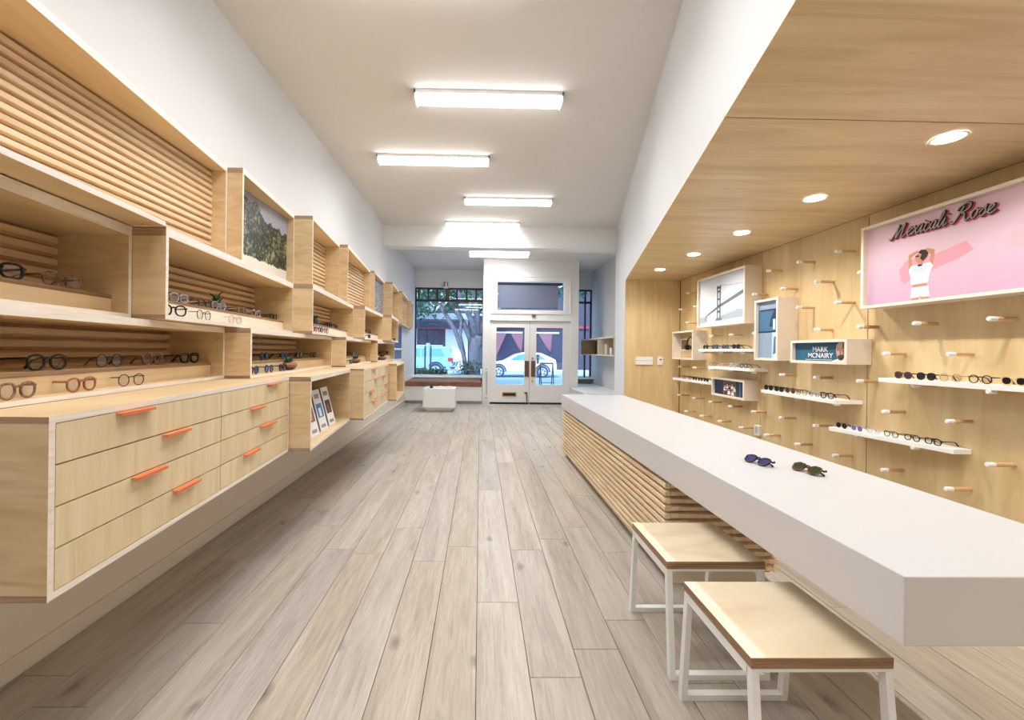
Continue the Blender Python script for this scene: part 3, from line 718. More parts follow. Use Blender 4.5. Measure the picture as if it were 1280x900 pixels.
for bx_, lv, items in left_rows:
    t, f = ct[bx_]
    z = {'B': ZB0+.02, 'C': ZC0+.016}[bx_[0]]+(.077 if lv == 'u' else 0)
    off = {'u': -.105, 'l': -.03}[lv]
    for k, (y, kd, shp, rot) in enumerate(items):
        y *= 1.012
        cn, fm, lm = K[kd]
        where = 'raised ledge' if lv == 'u' else 'front edge'
        sun_ = cn.endswith('sun'); cname = (cn[:-4] if cn.endswith(' sun') else cn)
        noun = 'sunglasses' if sun_ else 'eyeglasses'
        shpn = {'round': 'round', 'square': 'squarish', 'thin': 'thin round', 'panto': 'rounded'}[shp]
        if len(items) > 1: lb = f'{cname} {shpn} {noun}, {ORD[k]} from the near end on {where} of {BOXN[bx_]}'
        else: lb = f'{cname} {shpn} {noun}, the only pair on {where} of {BOXN[bx_]}'
        glasses(lb, (f(y)+off, y, z), math.radians(3-rot), shp, fm, lm, 'glasses on the plywood shelf wall', (.95 if bx_ == 'B2' else 1.12) if lv == 'u' else 1.03)
# potted plants
def plant(label, loc, kind, s=1.0):
    t = thing('potted_plant', label, 'plant', loc, 'small plants among the glasses')
    x, y, z = loc
    if kind == 'bowl':
        ob('bowl', MB().lathe(loc, [(.022*s, 0), (.045*s, .008*s), (.06*s, .028*s), (.058*s, .048*s), (.053*s, .05*s)], 'terracotta', 18), t, smooth=True)
        ob('soil', MB().lathe((x, y, z+.043*s), [(.05*s, 0), (.02*s, .008*s)], 'soil', 14), t)
        ob('foot_band', MB().lathe((x, y, z), [(.03*s, .0005), (.049*s, .012*s), (.0605*s, .03*s), (.0612*s, .03*s), (.03*s, .0)], 'jar_dark', 18), t)
        zt = z+.048*s
    elif kind == 'jar':
        ob('jar', MB().box(x-.035*s, x+.035*s, y-.06*s, y+.06*s, z+.0006, z+.06*s, 'jar_glass'), t)
        ob('soil', MB().box(x-.033*s, x+.033*s, y-.058*s, y+.058*s, z+.001, z+.026*s, 'jar_dark'), t)
        zt = z+.03*s
    else:
        ob('pot', MB().lathe(loc, [(.035*s, 0), (.045*s, .07*s), (.04*s, .072*s)], 'jar_dark', 14), t, smooth=True)
        ob('soil', MB().lathe((x, y, z+.068*s), [(.038*s, 0), (.01*s, .005)], 'soil', 12), t)
        zt = z+.07*s
    rnd = random.Random(hash(label) % 1000 if False else int(abs(x*1000+y*77)))
    if kind == 'jar':
        st = MB().tube([(x, y, zt), (x+.005, y-.01, zt+.05*s), (x, y-.005, zt+.085*s)], .002*s, 'leaf_green', 5)
        ob('stem', st, t)
        for k in range(9):
            an = rnd.uniform(0, 2*PI); zz = zt+rnd.uniform(.015, .08)*s
            d = Vector((math.cos(an)*.6, math.sin(an), .5+rnd.random()*.4))*.06*s
            ob('leaf', MB().leaf((x, y-.005, zz), d, .013*s, 'leaf_green'), t)
    else:
        for ring, (cnt, el, L) in enumerate(((9, .45, .055), (7, .85, .05), (5, 1.25, .042))):
            for k in range(cnt):
                an = 2*PI*k/cnt+ring*.4; L2 = L*s*rnd.uniform(.85, 1.15)
                d = Vector((math.cos(an)*math.cos(el), math.sin(an)*math.cos(el), math.sin(el)))*L2
                ob('leaf', MB().leaf((x+math.cos(an)*.01*s, y+math.sin(an)*.01*s, zt), d, .011*s, 'succulent'), t)
def pl(bx_, lv, y, label, kind, s, dx=0):
    f = ct[bx_][1]; z = {'B': ZB0+.02, 'C': ZC0+.016}[bx_[0]]+(.077 if lv == 'u' else 0)
    plant(label, (f(y)+({'u': -.16, 'l': -.045}[lv])+dx, y, z+.0003), kind, s)
pl('B2', 'u', 2.555, 'leafy green cutting in a small glass jar, second middle-row cubby', 'jar', .95, -.02)
pl('B3', 'u', 3.95, 'dark potted succulent on the raised ledge, third middle-row cubby', 'pot', .9)
pl('C2', 'l', 3.15, 'pale succulent in a round clay bowl beside navy sunglasses', 'bowl', 1.1, -.01)
pl('C3', 'l', 4.85, 'succulent in a clay bowl, third lower-row cubby', 'bowl', 1.0)
pl('C4', 'l', 6.33, 'succulent in a clay bowl, last lower-row cubby', 'bowl', 1.1)
# white board and framed panes at the far end of the left wall
wb = thing('framed_panes', 'white frame with blue panes painted in for glass, left wall beyond the shelves', 'picture', (XL+.004, 9.3, 1.1))
ob('frame', MB().box(XL+.003, XL+.03, 8.85, 9.85, 1.08, 2.0, 'soft_white'), wb)
flat('pane_blue', (58, 78, 130), .25)
for z0, z1 in ((1.14, 1.34), (1.38, 1.94)): ob('painted_pane', MB().box(XL+.03, XL+.033, 8.93, 9.77, z0, z1, 'pane_blue'), wb)  # flat blue painted in for glass and what shows in it
# ------------------------------------------------------------------ long white counter
ct_ = thing('counter', 'long white counter on a base of horizontal wooden slats', 'counter', (1.45, 3.2, 0))
ob('worktop', MB().prism([(1.083, 1.035), (1.83, 1.035), (1.87, 5.42), (1.072, 5.42)], .612, .79, 'counter_white', side={0: 'counter_side', 3: 'counter_side'}), ct_, bevel=.003)
X0, X1, Y0, Y1 = 1.085, 1.76, 2.40, 5.415
ob('carcass', MB().box(X0+.03, X1-.03, Y0+.03, Y1-.03, .06, .612, 'slat_back'), ct_)
ob('plinth', MB().box(X0+.055, X1-.12, Y0+.02, Y1-.07, 0, .085, 'pale_edge'), ct_)
n = 12; p = (.60-.075)/n
for k in range(n):
    z = .075+k*p; za, zb = z+p*.70, z+p*.08
    zc_, zd = z+p*.78, z
    def sl(a, c, ax, o, i_):
        # section: deep at the back, narrower at the nose
        return MB().extr([(i_, z), (i_, z+p*.80), (o, z+p*.64), (o, z+p*.14)] if ax == 1 else [(i_, z), (i_, z+p*.80), (o, z+p*.64), (o, z+p*.14)], ax, a, c, 'counter_slat')
    e_ = (k % 2)*.012
    ob('slat', sl(Y0+.0, Y1, 1, X0, X0+.03), ct_)
    ob('slat', sl(Y0+.0, Y1, 1, X1, X1-.03), ct_)
    ob('slat', sl(X0+.032, X1-.032+.0, 0, Y0, Y0+.03), ct_)
    ob('slat', sl(X0+.032, X1-.032, 0, Y1, Y1-.03), ct_)
# stools
def stool(label, x, y):
    t = thing('stool', label, 'stool', (x, y, 0), 'square stools at the counter')
    mb = MB().box(-.21, .21, -.20, .20, .452, .47, 'stool_top', side={k: 'ply_dark_edge' for k in range(4)})
    o = ob('seat', mb, t, world=False); md = o.modifiers.new('b', 'BEVEL'); md.width = .0015
    ob('seat_core', MB().box(-.209, .209, -.199, .199, .438, .4518, 'ply_dark_edge'), t, world=False)
    fr = MB().box(-.208, .208, -.198, -.178, .428, .4378, 'steel_white').box(-.208, .208, .178, .198, .428, .4378, 'steel_white')
    ob('top_frame', fr, t, world=False)
    for s in (-1, 1):
        ob('side_rail', MB().box(min(s*.208, s*.188), max(s*.208, s*.188), -.178, .178, .405, .4378, 'steel_white'), t, world=False)
    for s in (-1, 1):          # end loops: two legs and a floor bar, feet splayed
        yt, yb = s*.186, s*.225
        for q in (-1, 1):
            x0, x1 = sorted((q*.208, q*.186)); w = .015
            mb = MB(); c = [(x0, yb-w, .0), (x1, yb-w, .0), (x1, yb+w, .0), (x0, yb+w, .0), (x0, yt-w+.003, .428), (x1, yt-w+.003, .428), (x1, yt+w-.003, .428), (x0, yt+w-.003, .428)]
            for g_ in ((3, 2, 1, 0), (4, 5, 6, 7), (0, 1, 5, 4), (1, 2, 6, 5), (2, 3, 7, 6), (3, 0, 4, 7)): mb.face([c[k] for k in g_], 'steel_white')
            ob('leg', mb, t, world=False)
        ob('floor_bar', MB().box(-.186, .186, yb-.014, yb+.014, 0, .022, 'steel_white'), t, world=False)
    return t
stool('square birch-topped stool with white steel legs, nearest the camera', 1.005, 1.388)
stool('square birch-topped stool with white steel legs, tucked farther along the counter', 1.008, 1.938)
# sunglasses lying on the counter
def folded(label, loc, rz, fm, lm, shape='panto'):
    t = thing('sunglasses', label, 'glasses', loc, 'sunglasses lying on the counter', rz); t.scale = (1.14, 1.14, 1.14)
    a, b_, c, l1, l2 = glass_meshes(shape, fm, lm)
    piv = bpy.data.objects
    fr = bpy.data.objects.new('frame_front', a); COL.objects.link(fr); fr.parent = t
    for l in (l1, l2):
        o = bpy.data.objects.new('lens', l); COL.objects.link(o); o.parent = t
    # lean the front back so that it rests on its lower rim and the folded temples
    for o in list(t.children): o.rotation_euler = (0, math.radians(-56), 0); o.location = (.012, 0, .003)
    for k, s in enumerate((-1, 1)):
        r = .0035
        y0 = s*.063
        mb = MB().tube([(-.030, y0, .0235), (-.036, y0*.95, .018), (-.036-.006*k, -y0*.2, .010+.004*k), (-.034-.006*k, -y0*.7, .006+.004*k), (-.022-.006*k, -y0*.98, .0045)], [r, r, r*.9, r, r*1.2], fm, 6)
        ob('temple', mb, t, world=False, smooth=True)
    return t
folded('dark sunglasses with purple lenses lying folded on the white counter', (1.405, 2.085, .7905), math.radians(196), 'frame_black', 'lens_purple')
folded('tortoiseshell sunglasses with green lenses lying folded on the white counter', (1.542, 1.94, .7905), math.radians(192), 'frame_tortoise', 'lens_green')
# ------------------------------------------------------------------ pegs and peg shelves
shelves = {'S1': (2.86, 1.88, 2.785, 2.885, 1.163), 'S2': (3.228, 2.478, 2.752, 2.883, .753), 'S3': (4.10, 3.20, 2.805, 2.772, .963), 'S4': (5.29, 4.24, 2.8, 2.8, 1.370),
           'S5': (5.02, 4.275, 2.78, 2.80, 1.163), 'S6': (5.95, 5.06, 2.78, 2.8, .963)}
boxes = {'bridge': (4.382, 5.352, 1.674, 2.291, 2.81), 'mirror': (3.875, 4.209, 1.286, 1.889, 2.803), 'text': (3.133, 3.71, 1.274, 1.472, 2.804), 'photo': (4.42, 5.05, .843, 1.061, 2.84),
         'phones': (5.445, 6.03, 1.257, 1.653, 2.806), 'rose': (1.35, 3.052, 1.692, 2.292, 2.83)}
dowel = MB().tube([(-.002, 0, 0), (-.115, 0, 0)], .0122, 'dowel', 12).mesh('dowel', smooth=False)
tip = MB().tube([(-.115, 0, 0), (-.152, 0, 0), (-.158, 0, 0)], [.0138, .0138, .0105], 'plastic_white', 12).mesh('tip')
def peg(y, z):
    under = any(b_-.02 < y < a_+.02 and abs(z+.013-zz) < .02 for (a_, b_, _x, _y, zz) in shelves.values())
    lb = 'wooden wall peg with white tip carrying a white shelf' if under else 'bare wooden wall peg with white tip on the plywood wall'
    t = thing('wall_peg', lb, 'peg', (3.0, y, z), 'pegs under shelves' if under else 'bare pegs in the plywood wall')
    for nm, me in (('dowel', dowel), ('tip', tip)):
        o = bpy.data.objects.new(nm, me); COL.objects.link(o); o.parent = t
for r_ in range(4):
    for k in range(-1, 10):
        for (yy, zz) in ((2.885+.4035*k, 2.178-.4085*r_), (2.683+.4035*k, 1.97-.4085*r_)):
            if not (1.75 < yy < 5.93): continue
            if any(a_-.03 < yy < b_+.03 and c_-.025 < zz < d_+.025 for (a_, b_, c_, d_, _x) in boxes.values()): continue
            peg(yy, zz)
for k in range(-2, 8): peg(2.888+.4035*k, .54)
SN = {'S1': 'shelf under the pink poster', 'S2': 'lowest near shelf', 'S3': 'shelf under the lettered box', 'S4': 'shelf under the bridge picture', 'S5': 'shelf above the group photo box', 'S6': 'shelf under the headphone box'}
right_rows = {'S1': [(2.73, 'T', 'panto'), (2.60, 'K', 'panto'), (2.475, 'e', 'round'), (2.335, 'k', 'round'), (2.195, 'A', 'panto')],
              'S2': [(3.16, 'K', 'round'), (3.05, 'L', 'round'), (2.94, 'w', 'thin'), (2.83, 'k', 'round'), (2.71, 'k', 'panto'), (2.60, 'k', 'square')],
              'S3': [(4.03, 'K', 'panto'), (3.88, 'K', 'square'), (3.73, 'T', 'round'), (3.59, 'k', 'thin'), (3.45, 'c', 'round'), (3.31, 'k', 'panto')],
              'S4': [(5.17, 'K', 'round'), (4.96, 'K', 'panto'), (4.75, 'N', 'square'), (4.55, 'K', 'square')],
              'S5': [(4.97, 't', 'thin'), (4.80, 'p', 'thin'), (4.60, 'c', 'panto'), (4.41, 'k', 'round')],
              'S6': [(5.82, 'r', 'thin'), (5.68, 't', 'round'), (5.54, 'k', 'round'), (5.41, 'K', 'panto'), (5.28, 'T', 'panto'), (5.15, 'K', 'square')]}
for n_, (Yf, Yn, Xf, Xn, z) in shelves.items():
    f = line(Yn, Xn, Yf, Xf); h = .03
    t = thing('wall_shelf', 'white peg-mounted shelf: '+SN[n_], 'shelf', (2.9, (Yf+Yn)/2, z), 'white shelves resting on the pegs')
    ob('board', MB().prism([(Xn, Yn), (2.998, Yn), (2.998, Yf), (Xf, Yf)], z, z+h, 'shelf_white'), t, bevel=.0015)
    its = right_rows[n_]
    for k, (y, kd, shp) in enumerate(its):
        cn, fm, lm = K[kd]; sun_ = cn.endswith('sun'); cname = cn[:-4] if sun_ else cn
        shpn = {'round': 'round', 'square': 'squarish', 'thin': 'thin', 'panto': 'rounded'}[shp]
        glasses(f"{cname} {shpn} {'sunglasses' if sun_ else 'eyeglasses'}, {ORD[len(its)-1-k]} from the near end on the {SN[n_].replace('shelf ', 'shelf ')}", (f(y)+.03, y, z+h), PI+math.radians(random.uniform(-4, 4)), shp, fm, lm, 'glasses on the white peg shelves', {'S1': .98, 'S2': .82, 'S3': 1.04, 'S6': .95}.get(n_, 1.05))
# ------------------------------------------------------------------ framed boxes on the peg wall
def frame_box(name, label, cat, key, bt=.022, depth=.03, body='pale_box', edge='pale_edge', group='framed display boxes on the peg wall'):
    y0, y1, z0, z1, xf = boxes[key]; xw = 2.998
    t = thing(name, label, cat, (xw, (y0+y1)/2, z0), group)
    ob('near_side', MB().box(xf, xw, y0, y0+bt, z0, z1, body, side={3: edge}), t)
    ob('far_side', MB().box(xf, xw, y1-bt, y1, z0, z1, body, side={3: edge}), t)
    ob('top_side', MB().box(xf, xw, y0+bt, y1-bt, z1-bt, z1, body, side={3: edge}), t)
    ob('bottom_side', MB().box(xf, xw, y0+bt, y1-bt, z0, z0+bt, body, side={3: edge}), t)
    return t, (y0+bt, y1-bt, z0+bt, z1-bt, xf+depth)
def quad(mb, fr, u0, v0, u1, v1, lay, mat):
    """rectangle on a print; u runs to the right as seen (towards smaller y), v up, both 0..1"""
    return polyp(mb, fr, [(u0, v0), (u1, v0), (u1, v1), (u0, v1)], lay, mat)
def polyp(mb, fr, pts, lay, mat):
    y0, y1, z0, z1, x = fr
    # fan of one n-gon; the print faces the room (towards smaller x)
    P_ = [(x-.0004*lay, y1-(y1-y0)*u, z0+(z1-z0)*v) for u, v in pts]
    a = sum(pts[k][0]*pts[(k+1) % len(pts)][1]-pts[(k+1) % len(pts)][0]*pts[k][1] for k in range(len(pts)))
    mb.face(P_ if a > 0 else P_[::-1], mat); return mb
def backing(fr, mat): y0, y1, z0, z1, x = fr; return MB().box(x, x+.02, y0, y1, z0, z1, mat)
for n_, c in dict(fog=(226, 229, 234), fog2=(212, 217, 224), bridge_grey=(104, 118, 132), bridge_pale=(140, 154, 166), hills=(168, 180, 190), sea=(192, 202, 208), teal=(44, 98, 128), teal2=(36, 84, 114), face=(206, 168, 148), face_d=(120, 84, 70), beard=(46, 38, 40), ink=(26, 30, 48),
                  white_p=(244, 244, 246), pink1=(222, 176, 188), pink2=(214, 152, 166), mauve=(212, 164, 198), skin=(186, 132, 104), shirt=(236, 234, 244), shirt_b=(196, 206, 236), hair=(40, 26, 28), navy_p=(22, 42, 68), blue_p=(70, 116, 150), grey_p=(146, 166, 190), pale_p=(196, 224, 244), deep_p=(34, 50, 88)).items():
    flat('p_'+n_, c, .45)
def grad(name, stops, z0, z1):
    """printed vertical colour blend of a poster"""
    mt, nt, b = newmat(name); tc = N(nt, 'ShaderNodeTexCoord'); s_ = N(nt, 'ShaderNodeSeparateXYZ'); nt.links.new(tc.outputs['Object'], s_.inputs[0])
    mr = N(nt, 'ShaderNodeMapRange'); mr.inputs[1].default_value = z0; mr.inputs[2].default_value = z1; nt.links.new(s_.outputs['Z'], mr.inputs[0])
    r = ramp(nt, stops); nt.links.new(mr.outputs[0], r.inputs[0]); nt.links.new(r.outputs[0], b.inputs['Base Color']); b.inputs['Roughness'].default_value = .45
grad('poster_pink', [(0, (196, 160, 188)), (.45, (211, 180, 197)), (1, (224, 192, 202))], 0, .6)
grad('poster_fog', [(0, (214, 220, 226)), (.4, (232, 234, 238)), (1, (206, 212, 222))], 0, .6)
# bridge picture
t, fr = frame_box('bridge_picture', 'grey photograph of a suspension bridge in a deep pale frame', 'picture', 'bridge')
ob('backing', backing(fr, 'poster_fog'), t)
mb = MB()
polyp(mb, fr, [(0, 0), (1, 0), (1, .07), (.6, .09), (.3, .08), (0, .12)], 1, 'p_sea')
polyp(mb, fr, [(.35, .08), (1, .10), (1, .24), (.85, .26), (.62, .20), (.48, .17)], 2, 'p_hills')
polyp(mb, fr, [(0, .06), (.14, .06), (.2, .1), (.1, .2), (0, .18)], 2, 'p_hills')
polyp(mb, fr, [(.13, .17), (.46, .34), (1, .56), (1, .64), (.45, .40), (.13, .20)], 3, 'p_bridge_grey')
for u in (.425, .482): quad(mb, fr, u-.013, .10, u+.013, .76, 4, 'p_bridge_grey')
for v in (.76, .68, .52, .38, .26): quad(mb, fr, .412, v-.02, .495, v+.02, 4, 'p_bridge_grey')
for u in (.425, .482): quad(mb, fr, u-.018, .74, u+.018, .80, 4, 'p_bridge_grey')
quad(mb, fr, .39, .08, .52, .12, 5, 'p_bridge_grey')
pts = [(.49+.51*k/10, .80-.06*math.sin(k/10*PI*.6)) for k in range(11)]
for a_, b_ in zip(pts[:-1], pts[1:]): polyp(mb, fr, [a_, b_, (b_[0], b_[1]+.008), (a_[0], a_[1]+.008)], 4, 'p_bridge_pale')
pts = [(.41-.41*k/10, .78-.6*(k/10)**.8) for k in range(11)]
for a_, b_ in zip(pts[:-1], pts[1:]): polyp(mb, fr, [a_, (a_[0], a_[1]+.006), (b_[0], b_[1]+.006), b_], 4, 'p_hills')
polyp(mb, fr, [(.12, .10), (.16, .10), (.20, .22), (.14, .22)], 4, 'p_bridge_pale')
ob('print', mb, t)
# narrow upright mirror box, its reflection painted as flat colour panels
t, fr = frame_box('upright_mirror', 'narrow upright mirror in a deep pale box, reflection painted in blue grey panels', 'picture', 'mirror')
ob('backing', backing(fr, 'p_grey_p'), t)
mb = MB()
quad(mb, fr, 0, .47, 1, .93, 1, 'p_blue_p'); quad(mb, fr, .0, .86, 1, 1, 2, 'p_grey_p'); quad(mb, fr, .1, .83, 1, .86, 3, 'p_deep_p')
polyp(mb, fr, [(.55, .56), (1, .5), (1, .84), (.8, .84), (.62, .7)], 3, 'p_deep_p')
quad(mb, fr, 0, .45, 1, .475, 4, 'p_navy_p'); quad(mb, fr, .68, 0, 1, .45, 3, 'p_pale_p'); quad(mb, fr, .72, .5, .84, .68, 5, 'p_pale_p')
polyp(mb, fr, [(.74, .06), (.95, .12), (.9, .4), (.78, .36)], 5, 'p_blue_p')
ob('print', mb, t)  # the painted reflection
# box with lettering
def text_obj(name, body, parent, size, mat, place, bold=.0, extrude=.0006):
    cu = bpy.data.curves.new(name, 'FONT'); cu.body = body; cu.size = size; cu.align_x = 'CENTER'; cu.extrude = extrude; cu.offset = bold; cu.resolution_u = 3; cu.space_character = 1.0
    tmp = bpy.data.objects.new(name, cu); COL.objects.link(tmp)
    bpy.context.view_layer.update()
    me = bpy.data.meshes.new_from_object(tmp); bpy.data.objects.remove(tmp)
    me.materials.clear(); me.materials.append(MATS[mat])
    o = bpy.data.objects.new(name, me); COL.objects.link(o); o.parent = parent
    x, y, z = place
    off = wloc(parent)
    # text x axis -> -Y of the room, text y axis -> +Z, text normal -> -X
    o.matrix_local = Matrix(((0, 0, -1, x-off[0]), (-1, 0, 0, y-off[1]), (0, 1, 0, z-off[2]), (0, 0, 0, 1)))
    return o
t, fr = frame_box('lettered_box', 'long pale box with a teal portrait banner and white capital lettering', 'sign', 'text')
ob('backing', backing(fr, 'p_teal'), t)
y0, y1, z0, z1, x = fr
U = lambda u: y1-(y1-y0)*u
V = lambda v: z0+(z1-z0)*v
mb = MB(); quad(mb, fr, 0, .62, 1, 1, 1, 'p_teal2')
fx = .875
polyp(mb, fr, [(.73, 0), (1, 0), (1, .12), (.95, .2), (.8, .1), (.74, .04)], 2, 'p_white_p')
quad(mb, fr, .93, .0, 1, 1, 2, 'p_ink')
polyp(mb, fr, [(fx-.055, .22), (fx-.02, .06), (fx+.03, .06), (fx+.075, .22), (fx+.085, .6), (fx+.07, .86), (fx+.03, .98), (fx-.03, .98), (fx-.07, .84), (fx-.078, .55)], 3, 'p_face')
polyp(mb, fr, [(fx+.01, .06), (fx+.075, .22), (fx+.085, .6), (fx+.07, .86), (fx+.04, .94), (fx+.03, .6), (fx+.045, .4), (fx+.02, .3)], 4, 'p_face_d')
polyp(mb, fr, [(fx-.05, .25), (fx-.02, .06), (fx+.035, .06), (fx+.07, .25), (fx+.04, .33), (fx+.0, .36), (fx-.035, .30)], 5, 'p_beard')
quad(mb, fr, fx-.02, .25, fx+.025, .28, 6, 'p_face_d')
for s in (-.035, .035):
    quad(mb, fr, fx+s-.024, .55, fx+s+.024, .66, 6, 'p_ink'); quad(mb, fr, fx+s-.019, .57, fx+s+.019, .64, 7, 'p_face')
    quad(mb, fr, fx+s-.008, .59, fx+s+.008, .62, 8, 'p_ink')
quad(mb, fr, fx-.012, .62, fx+.012, .64, 7, 'p_ink')
polyp(mb, fr, [(fx-.008, .38), (fx+.016, .38), (fx+.008, .56), (fx-.004, .56)], 6, 'p_face_d')
ob('print', mb, t)
text_obj('lettering', 'MARK', t, .058, 'p_white_p', (x-.003, U(.51), V(.50)), .0005)
text_obj('lettering', 'MCNAIRY', t, .058, 'p_white_p', (x-.003, U(.51), V(.17)), .0005)
quad_m = MB()
for k in range(14): quad(quad_m, fr, .22+k*.037, .055, .248+k*.037, .085, 6, 'p_white_p')
ob('small_print', quad_m, t)
# small group photo box
t, fr = frame_box('group_photo_box', 'small pale box with a group photograph on dark blue', 'picture', 'photo')
ob('backing', backing(fr, 'p_navy_p'), t)
mb = MB(); quad(mb, fr, .3, 0, .72, 1, 1, 'p_face_d')
rnd = random.Random(3)
for k, (u, v) in enumerate([(.36, .62), (.44, .72), (.52, .66), (.60, .74), (.67, .62), (.40, .38), (.50, .4), (.62, .36)]):
    polyp(mb, fr, [(u+.03*math.cos(a*PI/4), v+.09*math.sin(a*PI/4)) for a in range(8)], 2+k, 'p_face')
    polyp(mb, fr, [(u-.035, v+.02), (u+.035, v+.02), (u+.03, v+.1), (u-.03, v+.1)], 10+k, 'p_hair')
    polyp(mb, fr, [(u-.045, v-.32), (u+.045, v-.32), (u+.035, v-.1), (u-.035, v-.1)], 2+k, ['p_white_p', 'p_shirt', 'p_ink'][k % 3])
quad(mb, fr, .12, 0, .14, 1, 2, 'p_deep_p'); quad(mb, fr, .82, 0, .86, 1, 2, 'p_blue_p')
ob('print', mb, t)
# headphone box
t, fr = frame_box('headphone_box', 'pale open box on the peg wall holding headphones', 'box', 'phones', depth=.12)
ob('backing', backing(fr, 'birch_panel'), t)
y0, y1, z0, z1, x = fr
tb_ = thing('tablet', 'small dark tablet with white surround inside the headphone box', 'tablet', (x, 5.9, 1.45))
ob('surround', MB().box(x-.012, x-.001, 5.79, 5.98, 1.385, 1.55, 'soft_white'), tb_); ob('screen', MB().box(x-.014, x-.012, 5.805, 5.965, 1.40, 1.535, 'tan_brown'), tb_)
hp = thing('headphones', 'black over-ear headphones hanging beside the small tablet', 'headphones', (x-.03, 5.66, 1.4))
hx = x-.045
ob('headband', MB().tube([(hx, 5.655+.085*math.cos(a*PI/10), 1.45+.12*math.sin(a*PI/10)) for a in range(11)], .010, 'black', 6), hp, smooth=True)
for s in (-1, 1):
    ob('ear_cup', MB().tube([(hx, 5.655+s*.10, 1.43), (hx, 5.655+s*.085, 1.43), (hx, 5.655+s*.055, 1.425)], [.03, .042, .036], 'black', 14), hp)
ob('hook', MB().tube([(x-.001, 5.655, 1.562), (hx-.02, 5.655, 1.562)], .006, 'dowel', 8), hp)
ob('cable', MB().tube([(hx, 5.60, 1.39), (hx, 5.59, 1.32), (hx+.01, 5.62, 1.29), (hx+.01, 5.68, 1.30)], .003, 'black', 5), hp)
# pink poster
t, fr = frame_box('pink_poster', 'large pink poster in a deep pale frame with script lettering', 'poster', 'rose', bt=.02, depth=.035)
ob('backing', backing(fr, 'poster_pink'), t)
y0, y1, z0, z1, x = fr
def yz(lst): return [((y1-y_)/(y1-y0), (z_-z0)/(z1-z0)) for y_, z_ in lst]
mb = MB()
polyp(mb, fr, yz([(2.80, 1.93), (2.76, 1.985), (2.68, 2.00), (2.60, 1.99), (2.50, 2.01), (2.41, 2.035), (2.37, 1.975), (2.45, 1.935), (2.53, 1.915), (2.6, 1.89), (2.70, 1.88), (2.76, 1.83), (2.79, 1.86)]), 1, 'p_pink2')
polyp(mb, fr, yz([(2.22, 1.95), (2.19, 2.02), (2.10, 2.04), (2.02, 2.09), (1.94, 2.08), (1.90, 2.0), (1.98, 1.92), (2.10, 1.93)]), 1, 'p_pink1')
# printed figure with raised arms
cy, s = 2.665, 1.0
def fig(lst, lay, mat): polyp(mb, fr, yz([(cy-a*s, b) for a, b in lst]), lay, mat)
fig([(-.055, 1.712), (-.008, 1.712), (-.004, 1.75), (-.055, 1.76)], 2, 'p_skin'); fig([(.008, 1.712), (.055, 1.712), (.055, 1.76), (.004, 1.75)], 2, 'p_skin')
fig([(-.058, 1.73), (-.004, 1.735), (.0, 1.75), (.006, 1.735), (.06, 1.73), (.052, 1.80), (-.052, 1.80)], 3, 'p_white_p')
fig([(-.045, 1.795), (.045, 1.795), (.04, 1.825), (-.045, 1.825)], 2, 'p_skin')
fig([(-.055, 1.82), (.05, 1.82), (.06, 1.88), (.078, 1.925), (.06, 1.95), (.02, 1.945), (-.02, 1.945), (-.055, 1.945), (-.072, 1.92), (-.058, 1.87)], 3, 'p_shirt')
fig([(-.035, 1.885), (.035, 1.885), (.05, 1.93), (.02, 1.945), (-.02, 1.945), (-.05, 1.93)], 4, 'p_shirt_b')
fig([(-.012, 1.935), (.012, 1.935), (.014, 1.965), (-.01, 1.965)], 4, 'p_skin')
fig([(-.072, 1.925), (-.048, 1.945), (-.055, 2.0), (-.01, 2.03), (-.015, 2.042), (-.075, 2.02)], 2, 'p_skin')
fig([(.078, 1.925), (.055, 1.945), (.062, 2.0), (.03, 2.03), (.04, 2.045), (.088, 2.022)], 2, 'p_skin')
fig([(-.028, 1.975), (-.01, 1.955), (.018, 1.96), (.03, 1.99), (.022, 2.02), (-.015, 2.022), (-.03, 2.0)], 5, 'p_skin')
fig([(.0, 1.985), (.018, 1.965), (.04, 1.985), (.05, 2.01), (.035, 2.035), (.005, 2.04), (-.012, 2.025), (.01, 2.01)], 6, 'p_hair')
fig([(-.028, 1.998), (-.004, 1.996), (-.004, 2.006), (-.028, 2.008)], 7, 'p_hair')
ob('print', mb, t)
